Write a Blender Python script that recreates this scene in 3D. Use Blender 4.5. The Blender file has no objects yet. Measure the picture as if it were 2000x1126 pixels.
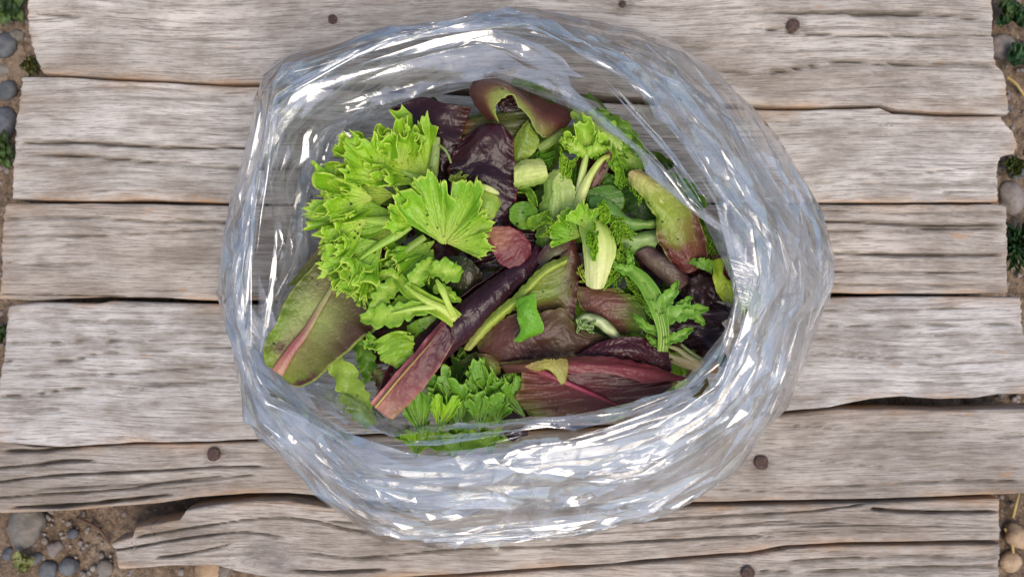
import bpy, math
import numpy as np

# ------------------------------------------------------------------ camera, sky, sun, exposure
SC = bpy.context.scene
COL = SC.collection
H = 0.65                    # camera height above the board tops (m)
F = 1732.0                  # focal length in photo pixels (photo 2000 x 1126)
cam = bpy.data.cameras.new('camera')
cam_o = bpy.data.objects.new('camera', cam)
COL.objects.link(cam_o)
cam_o.location = (0, 0, H)
cam_o.rotation_euler = (0, 0, 0)
cam.sensor_width = 36.0
cam.lens = 36.0 * F / 2000.0
cam.clip_start = 0.02
cam.clip_end = 50.0
cam.dof.use_dof = True
cam.dof.focus_distance = 0.535
cam.dof.aperture_fstop = 10.0
SC.camera = cam_o

SUN_EL, SUN_AZ = math.radians(66), math.radians(150)     # soft sun from the bottom of the picture
world = bpy.data.worlds.new('World')
SC.world = world
world.use_nodes = True
wn = world.node_tree
wn.nodes.clear()
sky = wn.nodes.new('ShaderNodeTexSky')
sky.sky_type = 'NISHITA'
sky.sun_disc = False
sky.sun_elevation = SUN_EL
sky.sun_rotation = SUN_AZ
sky.air_density = 1.0
sky.dust_density = 2.4
sky.ozone_density = 1.0
bg = wn.nodes.new('ShaderNodeBackground')
bg.inputs['Strength'].default_value = 0.15
wo = wn.nodes.new('ShaderNodeOutputWorld')
wn.links.new(sky.outputs[0], bg.inputs[0])
wn.links.new(bg.outputs[0], wo.inputs[0])

sun = bpy.data.lights.new('sun', 'SUN')
sun.energy = 1.5
sun.angle = math.radians(44)
sun.color = (1.0, 0.88, 0.73)
sun_o = bpy.data.objects.new('sun', sun)
COL.objects.link(sun_o)
# Nishita: rotation 0 puts the sun towards +Y, growing clockwise seen from above
sx, sy, sz = math.sin(SUN_AZ) * math.cos(SUN_EL), math.cos(SUN_AZ) * math.cos(SUN_EL), math.sin(SUN_EL)
sun_o.location = (sx * 3, sy * 3, sz * 3)
sun_o.rotation_euler = (math.pi / 2 - SUN_EL, 0, math.atan2(sx, -sy))

SC.view_settings.view_transform = 'Standard'
SC.view_settings.look = 'None'
SC.view_settings.exposure = 0.42
SC.view_settings.gamma = 1.0
SC.render.engine = 'CYCLES'
SC.cycles.transparent_max_bounces = 40
SC.cycles.max_bounces = 10
SC.cycles.glossy_bounces = 5
SC.cycles.transmission_bounces = 6
SC.cycles.caustics_reflective = False
SC.cycles.caustics_refractive = False

# ------------------------------------------------------------------ helpers
RNG = np.random.default_rng(7)


def lin(c):
    c = np.asarray(c, float) / 255.0
    return np.where(c <= 0.04045, c / 12.92, ((c + 0.055) / 1.055) ** 2.4)


def at(px, py, z):
    """photo pixel (2000 wide) and height in metres -> world point"""
    k = (H - z) / F
    return np.array([(px - 1000.0) * k, (563.0 - py) * k, z])


def atc(P):
    """rows (px, py, z in cm) -> world points"""
    P = np.asarray(P, float)
    z = P[:, 2] / 100.0
    k = (H - z) / F
    return np.stack([(P[:, 0] - 1000.0) * k, (563.0 - P[:, 1]) * k, z], 1)


def hash2(i, j, s):
    n = (i.astype(np.int64) * 374761393 + j.astype(np.int64) * 668265263 + int(s) * 1442695041) & 0x7fffffff
    n = ((n ^ (n >> 13)) * 1274126177) & 0x7fffffff
    return ((n ^ (n >> 16)) & 0xffff) / 65535.0


def vnoise(x, y, s=0):
    """smooth value noise, -1..1"""
    x = np.asarray(x, float); y = np.asarray(y, float)
    x, y = np.broadcast_arrays(x, y)
    i = np.floor(x); j = np.floor(y)
    u = x - i; v = y - j
    u = u * u * (3 - 2 * u); v = v * v * (3 - 2 * v)
    a = hash2(i, j, s); b = hash2(i + 1, j, s); c = hash2(i, j + 1, s); d = hash2(i + 1, j + 1, s)
    return ((a * (1 - u) + b * u) * (1 - v) + (c * (1 - u) + d * u) * v) * 2 - 1


def fbm(x, y, s=0, n=4):
    r = 0; a = 0.5; f = 1.0
    for k in range(n):
        r = r + a * vnoise(np.asarray(x) * f, np.asarray(y) * f, s + 17 * k)
        a *= 0.5; f *= 2.03
    return r


def sstep(a, b, x):
    t = np.clip((x - a) / (b - a), 0, 1)
    return t * t * (3 - 2 * t)


def catmull(P, n):
    """Catmull-Rom through P, n points evenly spaced along the length"""
    P = np.asarray(P, float)
    if len(P) == 2:
        t = np.linspace(0, 1, n)[:, None]
        return P[0] * (1 - t) + P[1] * t
    Q = np.vstack([2 * P[0] - P[1], P, 2 * P[-1] - P[-2]])
    out = []
    for i in range(1, len(Q) - 2):
        t = np.linspace(0, 1, 16, endpoint=False)[:, None]
        p0, p1, p2, p3 = Q[i - 1], Q[i], Q[i + 1], Q[i + 2]
        out.append(0.5 * ((2 * p1) + (-p0 + p2) * t + (2 * p0 - 5 * p1 + 4 * p2 - p3) * t ** 2
                          + (-p0 + 3 * p1 - 3 * p2 + p3) * t ** 3))
    C = np.vstack(out + [P[-1:]])
    d = np.r_[0, np.cumsum(np.linalg.norm(np.diff(C, axis=0), axis=1))]
    u = np.linspace(0, d[-1], n)
    return np.stack([np.interp(u, d, C[:, k]) for k in range(C.shape[1])], 1)


def grid_faces(nu, nv, wrap_u=False, off=0):
    iu = np.arange(nu if wrap_u else nu - 1); jv = np.arange(nv - 1)
    I, J = np.meshgrid(iu, jv, indexing='ij')
    I2 = (I + 1) % nu
    return off + np.stack([I * nv + J, I2 * nv + J, I2 * nv + J + 1, I * nv + J + 1], -1).reshape(-1, 4)


def new_mesh(name, V, Fq, cols=None, attrs=None, smooth=True, centre=True):
    """V (n,3), Fq (m,4) or list of arrays; origin goes to the middle of the base"""
    V = np.asarray(V, float)
    if centre is True:
        c = np.array([V[:, 0].mean(), V[:, 1].mean(), V[:, 2].min()])
    elif centre is False:
        c = np.zeros(3)
    else:
        c = np.asarray(centre, float)
    V = V - c
    me = bpy.data.meshes.new(name)
    Fl = Fq if isinstance(Fq, list) else [Fq]
    Fl = [np.asarray(f, np.int32) for f in Fl if len(f)]
    loops = np.concatenate([f.reshape(-1) for f in Fl])
    sizes = np.concatenate([np.full(len(f), f.shape[1], np.int32) for f in Fl])
    starts = np.r_[0, np.cumsum(sizes)[:-1]].astype(np.int32)
    me.vertices.add(len(V)); me.vertices.foreach_set('co', V.astype(np.float32).ravel())
    me.loops.add(len(loops)); me.loops.foreach_set('vertex_index', loops.astype(np.int32))
    me.polygons.add(len(sizes)); me.polygons.foreach_set('loop_start', starts)
    me.polygons.foreach_set('loop_total', sizes)
    me.polygons.foreach_set('use_smooth', np.full(len(sizes), smooth, bool))
    me.update(calc_edges=True)
    if cols is not None:
        a = me.attributes.new('tint', 'FLOAT_COLOR', 'POINT')
        c4 = np.ones((len(V), 4), np.float32); c4[:, :3] = cols
        a.data.foreach_set('color', c4.ravel())
    for k, v in (attrs or {}).items():
        a = me.attributes.new(k, 'FLOAT', 'POINT')
        a.data.foreach_set('value', np.asarray(v, np.float32).ravel())
    me.validate()
    return me, c


def link(name, me, c, mat, parent=None, pc=None):
    o = bpy.data.objects.new(name, me)
    COL.objects.link(o)
    if me.materials:
        pass
    elif mat is not None:
        me.materials.append(mat)
    if parent is not None:
        o.parent = parent
        o.location = np.asarray(c) - np.asarray(pc if pc is not None else parent.location)
    else:
        o.location = c
    return o


def tag(o, label=None, cat=None, group=None, kind=None):
    if label: o['label'] = label
    if cat: o['category'] = cat
    if group: o['group'] = group
    if kind: o['kind'] = kind
    return o


def root(name, loc, label, cat, group=None):
    o = bpy.data.objects.new(name, None)
    COL.objects.link(o)
    o.empty_display_size = 0.01
    o.location = loc
    return tag(o, label, cat, group)


class NT:
    """tiny node-tree writer"""
    def __init__(self, name):
        self.m = bpy.data.materials.new(name)
        self.m.use_nodes = True
        self.t = self.m.node_tree
        self.t.nodes.clear()
        self.out = self.t.nodes.new('ShaderNodeOutputMaterial')

    def n(self, typ, ins=None, **props):
        x = self.t.nodes.new(typ)
        for k, v in props.items():
            setattr(x, k, v)
        for k, v in (ins or {}).items():
            s = x.inputs[k]
            if isinstance(v, bpy.types.NodeSocket):
                self.t.links.new(v, s)
            else:
                if s.type == 'RGBA' and len(v) == 3:
                    v = (*v, 1)
                s.default_value = v
        return x

    def math(self, op, a, b=0.0, c=None):
        ins = {0: a, 1: b}
        if c is not None: ins[2] = c
        return self.n('ShaderNodeMath', ins, operation=op).outputs[0]

    def mix(self, f, a, b, bt='MIX'):
        x = self.n('ShaderNodeMix', None, data_type='RGBA', blend_type=bt)
        for i, v in ((0, f), (6, a), (7, b)):
            s = x.inputs[i]
            if isinstance(v, bpy.types.NodeSocket): self.t.links.new(v, s)
            else: s.default_value = v if i == 0 else ((*v, 1) if len(v) == 3 else v)
        return x.outputs[2]

    def ramp(self, f, stops):
        x = self.n('ShaderNodeValToRGB', {0: f})
        e = x.color_ramp.elements
        while len(e) < len(stops): e.new(0.5)
        for k, (p, c) in enumerate(stops):
            e[k].position = p
            e[k].color = (*c, 1) if not np.isscalar(c) else (c, c, c, 1)
        return x.outputs[0]

    def noise(self, vec, scale, detail=4, rough=0.55, dist=0.0):
        return self.n('ShaderNodeTexNoise', {'Vector': vec, 'Scale': scale, 'Detail': detail,
                                             'Roughness': rough, 'Distortion': dist}).outputs[0]

    def surf(self, s):
        self.t.links.new(s, self.out.inputs['Surface'])
        return self.m


# ------------------------------------------------------------------ soil under the boards
GZ = -0.050
T = NT('soil')
P = T.n('ShaderNodeNewGeometry').outputs['Position']
n1 = T.noise(P, 14, 5, 0.6); n2 = T.noise(P, 160, 5, 0.7); n3 = T.noise(P, 600, 3, 0.6)
c = T.ramp(n1, [(0.3, lin((92, 74, 58))), (0.5, lin((128, 106, 84))), (0.7, lin((150, 132, 112)))])
c = T.mix(T.ramp(n2, [(0.40, 0.0), (0.62, 0.85)]), c, lin((70, 56, 44)))
c = T.mix(T.ramp(n3, [(0.58, 0.0), (0.68, 0.7)]), c, lin((165, 150, 128)))
b = T.n('ShaderNodeBump', {'Height': n2, 'Strength': 0.9, 'Distance': 0.004})
MAT_SOIL = T.surf(T.n('ShaderNodeBsdfPrincipled', {'Base Color': c, 'Roughness': 0.95, 'Normal': b.outputs[0]}).outputs[0])

# one sheet: dense where it shows, coarse beyond
xs = np.r_[-3, -1.5, -0.8, np.linspace(-0.5, 0.5, 300), 0.8, 1.5, 3]
ys = np.r_[-3, -1.5, -0.7, np.linspace(-0.32, 0.32, 180), 0.7, 1.5, 3]
X, Y = np.meshgrid(xs, ys, indexing='ij')
Z = GZ + 0.006 * fbm(X * 18, Y * 18, 3) + 0.0035 * fbm(X * 90, Y * 90, 5) - 0.004 * np.exp(-((np.abs(X) - 0.33) / 0.05) ** 2) * 0
V = np.stack([X, Y, Z], -1).reshape(-1, 3)
me, c0 = new_mesh('ground', V, grid_faces(len(xs), len(ys)), centre=(0, 0, GZ))
g = link('ground', me, c0, MAT_SOIL)
tag(g, kind='structure')

# ------------------------------------------------------------------ weathered boards


def wood_mat(name, base, dark, warm, seed, edge_amt=0.75):
    T = NT(name)
    P = T.n('ShaderNodeNewGeometry').outputs['Position']
    off = T.n('ShaderNodeVectorMath', {0: P, 1: (seed * 1.37, seed * 2.11, 0.0)}, operation='ADD').outputs[0]
    # bend the grain a little before stretching it along the board
    wv = T.n('ShaderNodeTexNoise', {'Vector': off, 'Scale': 5.0, 'Detail': 2.0}).outputs[1]
    wv = T.n('ShaderNodeVectorMath', {0: wv, 1: (0.0, 0.022, 0.0)}, operation='MULTIPLY').outputs[0]
    q = T.n('ShaderNodeVectorMath', {0: off, 1: wv}, operation='ADD').outputs[0]
    def st(sx, sy):
        return T.n('ShaderNodeVectorMath', {0: q, 1: (sx, sy, sy)}, operation='MULTIPLY').outputs[0]
    blot = T.noise(st(7, 24), 1.0, 6, 0.65)
    blot2 = T.noise(st(22, 45), 1.0, 4, 0.65)
    grain = T.noise(st(11, 300), 1.0, 5, 0.7)
    fine = T.noise(st(45, 1000), 1.0, 4, 0.75)
    fib = T.noise(st(140, 900), 1.0, 3, 0.6)
    c = T.ramp(blot, [(0.30, dark * 1.08), (0.50, base), (0.68, np.minimum(base * 1.28, 0.8))])
    c = T.mix(T.ramp(blot2, [(0.44, 0.0), (0.64, 0.65)]), c, dark * 0.86)
    c = T.mix(T.ramp(grain, [(0.34, 0.75), (0.50, 0.0)]), c, dark * 0.68)
    c = T.mix(T.ramp(fine, [(0.38, 0.75), (0.49, 0.0)]), c, dark * 0.58)
    c = T.mix(T.ramp(fib, [(0.56, 0.0), (0.74, 0.28)]), c, np.minimum(base * 1.35, 0.85))
    # patchy bare orange-brown wood on broken and rubbed edges
    e = T.n('ShaderNodeAttribute', None, attribute_name='edge').outputs['Fac']
    en = T.ramp(T.noise(st(14, 40), 1.0, 4, 0.6), [(0.46, 0.0), (0.66, 1.0)])
    ef = T.math('MULTIPLY', T.math('MULTIPLY', e, en), 0.85 * edge_amt)
    c = T.mix(ef, c, warm)
    sp = T.ramp(T.noise(st(40, 90), 1.0, 2, 0.5), [(0.70, 0.0), (0.78, 0.5)])
    c = T.mix(sp, c, warm * 0.8)
    # dark olive brown along the splits and round the nails
    k = T.n('ShaderNodeAttribute', None, attribute_name='crack').outputs['Fac']
    c = T.mix(T.math('MULTIPLY', k, 0.85), c, lin((58, 52, 38)))
    k = T.n('ShaderNodeAttribute', None, attribute_name='knot').outputs['Fac']
    c = T.mix(k, c, lin((112, 104, 98)))
    h = T.math('ADD', T.math('MULTIPLY', grain, 0.7), T.math('MULTIPLY', fine, 0.35))
    h = T.math('ADD', h, T.math('MULTIPLY', fib, 0.15))
    bp = T.n('ShaderNodeBump', {'Height': h, 'Strength': 0.9, 'Distance': 0.002})
    return T.surf(T.n('ShaderNodeBsdfPrincipled', {'Base Color': c, 'Roughness': 0.85, 'Specular IOR Level': 0.25,
                                                   'Normal': bp.outputs[0]}).outputs[0])


T = NT('rusty_iron')
P = T.n('ShaderNodeNewGeometry').outputs['Position']
c = T.ramp(T.noise(P, 500, 4, 0.6), [(0.35, lin((52, 38, 34))), (0.6, lin((88, 66, 58))), (0.75, lin((110, 80, 64)))])
MAT_RUST = T.surf(T.n('ShaderNodeBsdfPrincipled', {'Base Color': c, 'Roughness': 0.8, 'Metallic': 0.15}).outputs[0])

GREY_L = lin((198, 190, 180)); GREY_M = lin((188, 177, 165)); GREY_D = lin((176, 166, 155))
DARK = lin((146, 133, 119)); WARM = lin((196, 148, 98))

# top edge, bottom edge: (px, py); left end, right end: (py, px); splits: (points, half width px, depth mm)
BOARDS = [
    dict(top=[(0, -70), (2000, -60)], bot=[(40, 140), (150, 147), (300, 155), (430, 162), (500, 161), (700, 163), (1100, 180), (1480, 206), (1560, 209), (1640, 206), (1720, 204), (1750, 213), (1840, 220), (1975, 222)],
         left=[(-70, 52), (50, 52), (100, 62), (145, 82)], right=[(-60, 1938), (40, 1940), (70, 1940), (128, 1946), (135, 1960), (170, 1968), (225, 1972)],
         splits=[([(1450, 26), (1700, 24), (1820, 26), (1940, 43)], 3, 3), ([(70, 26), (110, 28), (160, 35)], 3, 2.5),
                 ([(1480, 52), (1580, 66), (1750, 70), (1945, 70)], 2.5, 3), ([(1500, 143), (1640, 120), (1740, 124), (1950, 127)], 3.5, 4),
                 ([(1380, 140), (1500, 140), (1600, 133)], 2, 2), ([(1560, 28), (1740, 27), (1820, 30)], 4, 4),
                 ([(1440, 95), (1620, 97), (1900, 92)], 1.6, 1.5), ([(700, 60), (1300, 90), (1500, 100)], 1.5, 1.5)],
         base=GREY_L * np.array((0.97, 0.95, 0.93)), dark=DARK, z=0.0),
    dict(top=[(0, 149), (130, 150), (220, 155), (420, 166), (500, 168), (900, 185), (1300, 206), (1480, 213), (1560, 215), (1650, 212), (1720, 209), (1745, 221), (1850, 226), (1960, 226), (2000, 240)],
         bot=[(0, 386), (150, 392), (300, 390), (480, 398), (1000, 396), (1590, 395), (2000, 394)],
         left=[(140, 42), (170, 38), (260, 26), (340, 22), (392, 20)], right=[(205, 1950), (236, 1962), (250, 1982), (272, 1992), (292, 1986), (306, 1956), (340, 1952), (398, 1954)],
         splits=[([(42, 278), (150, 277), (250, 283), (318, 287), (332, 287), (420, 288), (500, 287)], 3.2, 4.5), ([(30, 298), (140, 304), (240, 311), (350, 321), (480, 328), (620, 332)], 2.6, 3.5),
                 ([(1700, 338), (1780, 340), (1860, 331), (1950, 326)], 1.6, 1.6), ([(318, 288), (340, 287)], 6, 7), ([(1840, 375), (1950, 376)], 2, 2.2),
                 ([(1480, 352), (1800, 362), (1950, 360)], 1.3, 1.2), ([(25, 322), (120, 322)], 1.4, 1.5), ([(1580, 255), (1760, 262)], 1.5, 1.2)],
         base=GREY_L, dark=DARK * 1.05, z=-0.001),
    dict(top=[(0, 397), (140, 397), (300, 398), (480, 402), (1000, 401), (1590, 400), (1960, 399), (2000, 402)],
         bot=[(0, 584), (60, 586), (200, 579), (300, 580), (420, 587), (1000, 580), (1610, 571), (1700, 573), (1850, 573), (2000, 571)],
         left=[(390, 8), (440, 4), (560, 0), (590, -8)], right=[(395, 1964), (410, 1968), (500, 1969), (578, 1969)],
         splits=[([(8, 425), (150, 424), (270, 431), (400, 434), (480, 430)], 2.4, 2.6), ([(1595, 431), (1750, 437), (1830, 440), (1968, 438)], 3, 4), ([(1760, 450), (1850, 447), (1968, 449)], 2.2, 3),
                 ([(1600, 493), (1750, 497), (1968, 497)], 3, 4), ([(1600, 530), (1760, 531), (1968, 534)], 2.2, 3), ([(1600, 555), (1800, 557), (1968, 556)], 1.8, 2), ([(0, 460), (130, 462), (440, 447)], 1.8, 1.8),
                 ([(340, 428), (480, 440)], 3.2, 2.6), ([(0, 510), (60, 516), (200, 512)], 1.5, 1.5), ([(0, 573), (100, 575), (260, 578)], 1.6, 2), ([(1600, 410), (1760, 416), (1968, 413)], 1.4, 1.5), ([(1600, 450), (1700, 452)], 1.8, 2)],
         base=GREY_M, dark=DARK * 0.95, z=0.0008),
    dict(top=[(0, 600), (30, 594), (80, 590), (190, 592), (215, 588), (280, 590), (480, 595), (1000, 590), (1600, 581), (1780, 578), (1900, 579), (2000, 580)],
         bot=[(-10, 862), (60, 868), (130, 872), (260, 864), (400, 862), (490, 858), (700, 848), (1200, 828), (1560, 800), (1620, 794), (1700, 778), (1760, 773), (1830, 778), (1900, 777), (1950, 770), (2010, 768)],
         left=[(585, 14), (610, 12), (700, 6), (760, -4), (870, -14)], right=[(570, 1994), (620, 1996), (640, 1998), (700, 2012), (790, 2020)],
         splits=[([(14, 671), (120, 668), (160, 664), (300, 668)], 2.0, 2.2), ([(4, 705), (130, 704), (200, 690), (360, 682), (480, 678)], 2.2, 2.4), ([(30, 733), (130, 731), (260, 727), (440, 714)], 1.8, 2),
                 ([(0, 772), (60, 770), (160, 756), (300, 748), (470, 743)], 2.4, 2.6), ([(1600, 605), (1720, 606), (1860, 602), (1990, 604)], 1.8, 2), ([(1610, 636), (1780, 636), (1900, 632), (1996, 634)], 2.0, 2.2),
                 ([(0, 797), (120, 798), (330, 786)], 1.4, 1.5), ([(1590, 690), (1760, 700), (1860, 690)], 1.4, 1.2), ([(80, 625), (300, 626), (460, 622)], 1.5, 1.5), ([(240, 758), (420, 745), (480, 744)], 2.4, 2.2)],
         base=GREY_L * np.array((0.94, 0.96, 1.0)), dark=DARK, z=0.001),
    dict(top=[(-40, 856), (20, 862), (60, 874), (130, 876), (260, 869), (400, 867), (500, 863), (700, 855), (1200, 835), (1560, 808), (1640, 800), (1760, 800), (1880, 802), (1960, 799), (2060, 799)],
         bot=[(-40, 1004), (80, 1001), (200, 993), (300, 984), (380, 973), (480, 965), (560, 964), (640, 972), (800, 982), (1100, 984), (1360, 982), (1500, 979), (1700, 976), (1860, 970), (2060, 962)],
         left=[(850, -30), (1010, -30)], right=[(790, 2040), (980, 2040)],
         splits=[([(-20, 916), (60, 909), (120, 902), (190, 899)], 3, 4), ([(-20, 944), (60, 934), (150, 927), (300, 920), (420, 913), (520, 912)], 2.6, 3.5), ([(-20, 975), (80, 966), (220, 958), (360, 938), (500, 928)], 2.2, 3),
                 ([(20, 992), (140, 987), (260, 975), (340, 966)], 3, 4.5), ([(60, 957), (200, 950), (330, 944), (450, 935)], 1.8, 2.2), ([(1500, 955), (1700, 948), (1860, 940), (2010, 941)], 1.5, 1.6), ([(1540, 830), (1760, 845), (1960, 838)], 1.3, 1.2),
                 ([(1480, 880), (1640, 870), (1800, 878)], 1.2, 1.1), ([(1600, 900), (1760, 914), (1900, 912), (2010, 915)], 1.3, 1.2), ([(1380, 955), (1560, 962), (1700, 960)], 1.3, 1.2), ([(0, 882), (80, 880), (160, 872)], 4, 4), ([(1860, 937), (2000, 940)], 2, 2.4)],
         base=GREY_D, dark=DARK * 0.9, z=-0.002),
    dict(top=[(160, 1080), (200, 1070), (203, 1066), (258, 1048), (262, 1030), (350, 1014), (362, 996), (430, 985), (500, 978), (560, 978), (620, 988), (700, 998), (900, 1004), (1150, 1000), (1360, 990), (1500, 987), (1700, 983), (1860, 977), (2000, 974)],
         bot=[(180, 1106), (240, 1113), (330, 1106), (420, 1104), (470, 1118), (560, 1132), (700, 1132), (900, 1122), (1000, 1114), (1200, 1100), (1360, 1086), (1460, 1080), (1540, 1066), (1640, 1060), (1760, 1058), (1900, 1056), (2000, 1056)],
         left=[(960, 150), (1066, 196), (1090, 222), (1120, 232)], right=[(960, 1957), (1060, 1957)],
         splits=[([(262, 1050), (340, 1036), (420, 1024), (520, 1012), (600, 1016), (680, 1034), (760, 1046)], 2.4, 3), ([(205, 1077), (280, 1066), (330, 1056), (400, 1046), (480, 1040), (560, 1050)], 2.4, 3),
                 ([(300, 1090), (360, 1082), (420, 1070), (460, 1058)], 2.6, 3.2), ([(640, 1018), (900, 1034), (1150, 1022), (1360, 1010), (1560, 1000), (1700, 984)], 2.0, 2.4), ([(600, 1080), (700, 1090), (880, 1074), (1100, 1066), (1360, 1052), (1500, 1046)], 2.2, 2.6),
                 ([(1700, 993), (1800, 1000), (1957, 999)], 3, 4), ([(1560, 1028), (1700, 1026), (1957, 1030)], 1.5, 1.5), ([(1400, 1030), (1520, 1024), (1660, 1020)], 1.4, 1.4), ([(560, 1112), (640, 1118), (760, 1112)], 3.6, 4), ([(1060, 1046), (1300, 1034), (1560, 1016)], 1.5, 1.6)],
         base=GREY_M * 0.97, dark=DARK * 0.9, z=-0.001, knot=(535, 1098, 62, 38)),
    dict(top=[(700, 1140), (900, 1128), (1010, 1120), (1200, 1107), (1360, 1093), (1470, 1086), (1545, 1073), (1640, 1067), (1760, 1066), (1880, 1066), (2000, 1063)],
         bot=[(700, 1330), (2000, 1310)],
         left=[(1120, 830), (1330, 830)], right=[(1060, 1957), (1310, 1957)],
         splits=[([(1540, 1098), (1640, 1092), (1760, 1088), (1957, 1088)], 2.4, 3), ([(1480, 1118), (1640, 1115), (1800, 1108), (1957, 1107)], 2.4, 3), ([(1500, 1076), (1700, 1078)], 1.5, 1.5)],
         base=GREY_M * 0.95, dark=DARK * 0.9, z=-0.002),
]

DECK_C = np.array([0.0, 0.0, GZ])
deck = root('wooden_platform', DECK_C, 'low platform of weathered grey boards laid on pebbly soil, under the salad bag', 'platform')
K0 = H / F


def ytop(px, poly):
    poly = np.asarray(poly, float)
    return np.interp(px, poly[:, 0], poly[:, 1])


BOARD_OBJ = []
NAILS = [(418, 887, 4), (1487, 903, 4), (1549, 50, 0), (1461, 1118, 6), (650, 38, 0), (1216, 8, 0)]
for bi, B in enumerate(BOARDS):
    nx, ny = 720, 64
    u = np.linspace(0, 1, nx)[:, None]; v = np.linspace(0, 1, ny)[None, :]
    v = 0.5 - 0.5 * np.cos(np.pi * v) * (0.75) - 0.125 * np.cos(np.pi * v) * 2 * np.abs(np.cos(np.pi * v)) * 1.0  # denser near edges
    v = (v - v.min()) / (v.max() - v.min())
    cx = np.interp(u, [0, 1], [B['left'][0][1], B['right'][0][1]])
    Lp = np.asarray(B['left'], float); Rp = np.asarray(B['right'], float)
    yy = ytop(cx, B['top']) * (1 - v) + ytop(cx, B['bot']) * v
    # end profiles follow the height on the board, with small splinters
    xl = np.interp(yy, Lp[:, 0], Lp[:, 1]) + 2.5 * vnoise(yy * 0.22, 0 * yy + bi * 3.1, 11)
    xr = np.interp(yy, Rp[:, 0], Rp[:, 1]) + 2.5 * vnoise(yy * 0.25, 0 * yy + bi * 5.7, 12)
    px = xl * (1 - u) + xr * u
    t_ = ytop(px, B['top']) + 1.1 * fbm(px / 46, 0 * px + bi, 21, 3)
    b_ = ytop(px, B['bot']) + 1.1 * fbm(px / 46, 0 * px + bi + 9, 22, 3)
    py = t_ * (1 - v) + b_ * v
    de = np.minimum(v * (b_ - t_), (1 - v) * (b_ - t_))            # px from long edges
    dl = np.minimum(px - xl, xr - px)
    rr = 7.0 + 3.0 * vnoise(px / 70, py / 30, 31 + bi)
    rnd = lambda d: (1 - np.sqrt(np.clip(1 - (1 - np.clip(d / rr, 0, 1)) ** 2, 0, 1))) * rr * K0
    z = -rnd(de) * 0.9 - rnd(dl) * 0.9
    z = z + 0.0011 * fbm(px / 260, py / 60, 41 + bi, 3) + 0.00030 * fbm(px / 60, py / 2.6, 43 + bi, 3)
    crack = np.zeros_like(px)
    sp = list(B['splits'])
    rg = np.random.default_rng(100 + bi)
    x0, x1 = float(xl.min()), float(xr.max())
    for k in range(22):                                              # finer checks between the traced splits
        a = rg.uniform(x0, x1 - 100); L = rg.uniform(160, 760); f = rg.uniform(0.08, 0.92)
        xx = np.linspace(a, min(a + L, x1), 4)
        yb = ytop(xx, B['top']) * (1 - f) + ytop(xx, B['bot']) * f + rg.normal(0, 1.6, 4)
        sp.append((list(zip(xx, yb)), rg.uniform(0.25, 0.7), rg.uniform(0.35, 0.9)))
    for pts, w, d in sp:
        pts = np.asarray(pts, float)
        if len(pts) > 2: pts = catmull(pts, 40)
        yc = np.interp(px, pts[:, 0], pts[:, 1]) + 1.0 * fbm(px / 26, 0 * px + d * 7, 51 + bi, 3)
        inx = sstep(pts[0, 0] - 4, pts[0, 0] + 14, px) * (1 - sstep(pts[-1, 0] - 30, pts[-1, 0] + 4, px))
        ww = w * 0.8 * (0.8 + 0.5 * vnoise(px / 40, 0 * px + w, 53)) + 0.45
        gk = np.exp(-((py - yc) / ww) ** 2) * inx
        z = z - gk * d * 0.0018 * (0.8 + 0.3 * vnoise(px / 30, 0 * px, 54))
        z = z + 0.00025 * np.exp(-((py - yc) / (ww * 3)) ** 2) * inx
        crack = np.maximum(crack, gk * min(1, d / 3.0))
    for (qx, qy, qb) in NAILS:
        if qb == bi:
            qr = np.hypot((px - qx) * 0.55, py - qy)
            crack = np.maximum(crack, 0.6 * np.exp(-(qr / 15.0) ** 2) * (0.8 + 0.4 * vnoise(px / 9, py / 3, 61)))
            z = z - 0.0012 * np.exp(-(np.hypot(px - qx, py - qy) / 19.0) ** 4)
    knot = np.zeros_like(px)
    if 'knot' in B:
        kx, ky, ka, kb = B['knot']
        r = np.sqrt(((px - kx) / ka) ** 2 + ((py - ky) / kb) ** 2)
        r = r * (1 + 0.25 * fbm(px / 30, py / 18, 6, 3)); knot = np.clip(1.2 - r, 0, 1) ** 0.7 * (0.6 + 0.4 * fbm(px / 14, py / 9, 5, 3))
        z = z + 0.0022 * np.exp(-(r / 0.9) ** 4) + 0.00025 * np.sin(r * 19 + 2 * vnoise(px / 25, py / 25, 8)) * np.exp(-(r / 1.6) ** 2)
    z = z + B['z']
    edge = np.exp(-de / 9.0) + 0.8 * np.exp(-dl / 9.0)
    # wall rows down to the underside
    kk = K0
    def ring(pxx, pyy, zz):
        return np.stack([(pxx - 1000) * kk, (563 - pyy) * kk, zz], -1)
    G = ring(px, py, z)
    zb = -0.034
    lo = lambda a, f, dy: np.stack([a[..., 0], a[..., 1] + dy, a[..., 2] * (1 - f) + zb * f], -1)
    top1 = lo(G[:, :1], 0.3, 0.0004); top2 = lo(G[:, :1], 1.0, -0.0004)
    bot1 = lo(G[:, -1:], 0.3, -0.0004); bot2 = lo(G[:, -1:], 1.0, 0.0004)
    G = np.concatenate([top2, top1, G, bot1, bot2], 1)
    pad = lambda a: np.concatenate([a[:, :1], a[:, :1], a, a[:, -1:], a[:, -1:]], 1)
    edge, crack, knot = pad(edge), pad(crack), pad(knot)
    el = G[:1].copy(); el[..., 2] = np.where(el[..., 2] > zb, zb, zb)
    er = G[-1:].copy(); er[..., 2] = zb
    G = np.concatenate([el, G, er], 0)
    pad2 = lambda a: np.concatenate([a[:1], a, a[-1:]], 0)
    edge, crack, knot = pad2(edge), pad2(crack), pad2(knot)
    nu, nv = G.shape[:2]
    fc = grid_faces(nu, nv)[:, ::-1]
    m = wood_mat('weathered_wood', B['base'], B['dark'], WARM, bi + 1)
    me, c0 = new_mesh('board', G.reshape(-1, 3), fc, attrs=dict(edge=edge, crack=crack, knot=knot))
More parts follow.
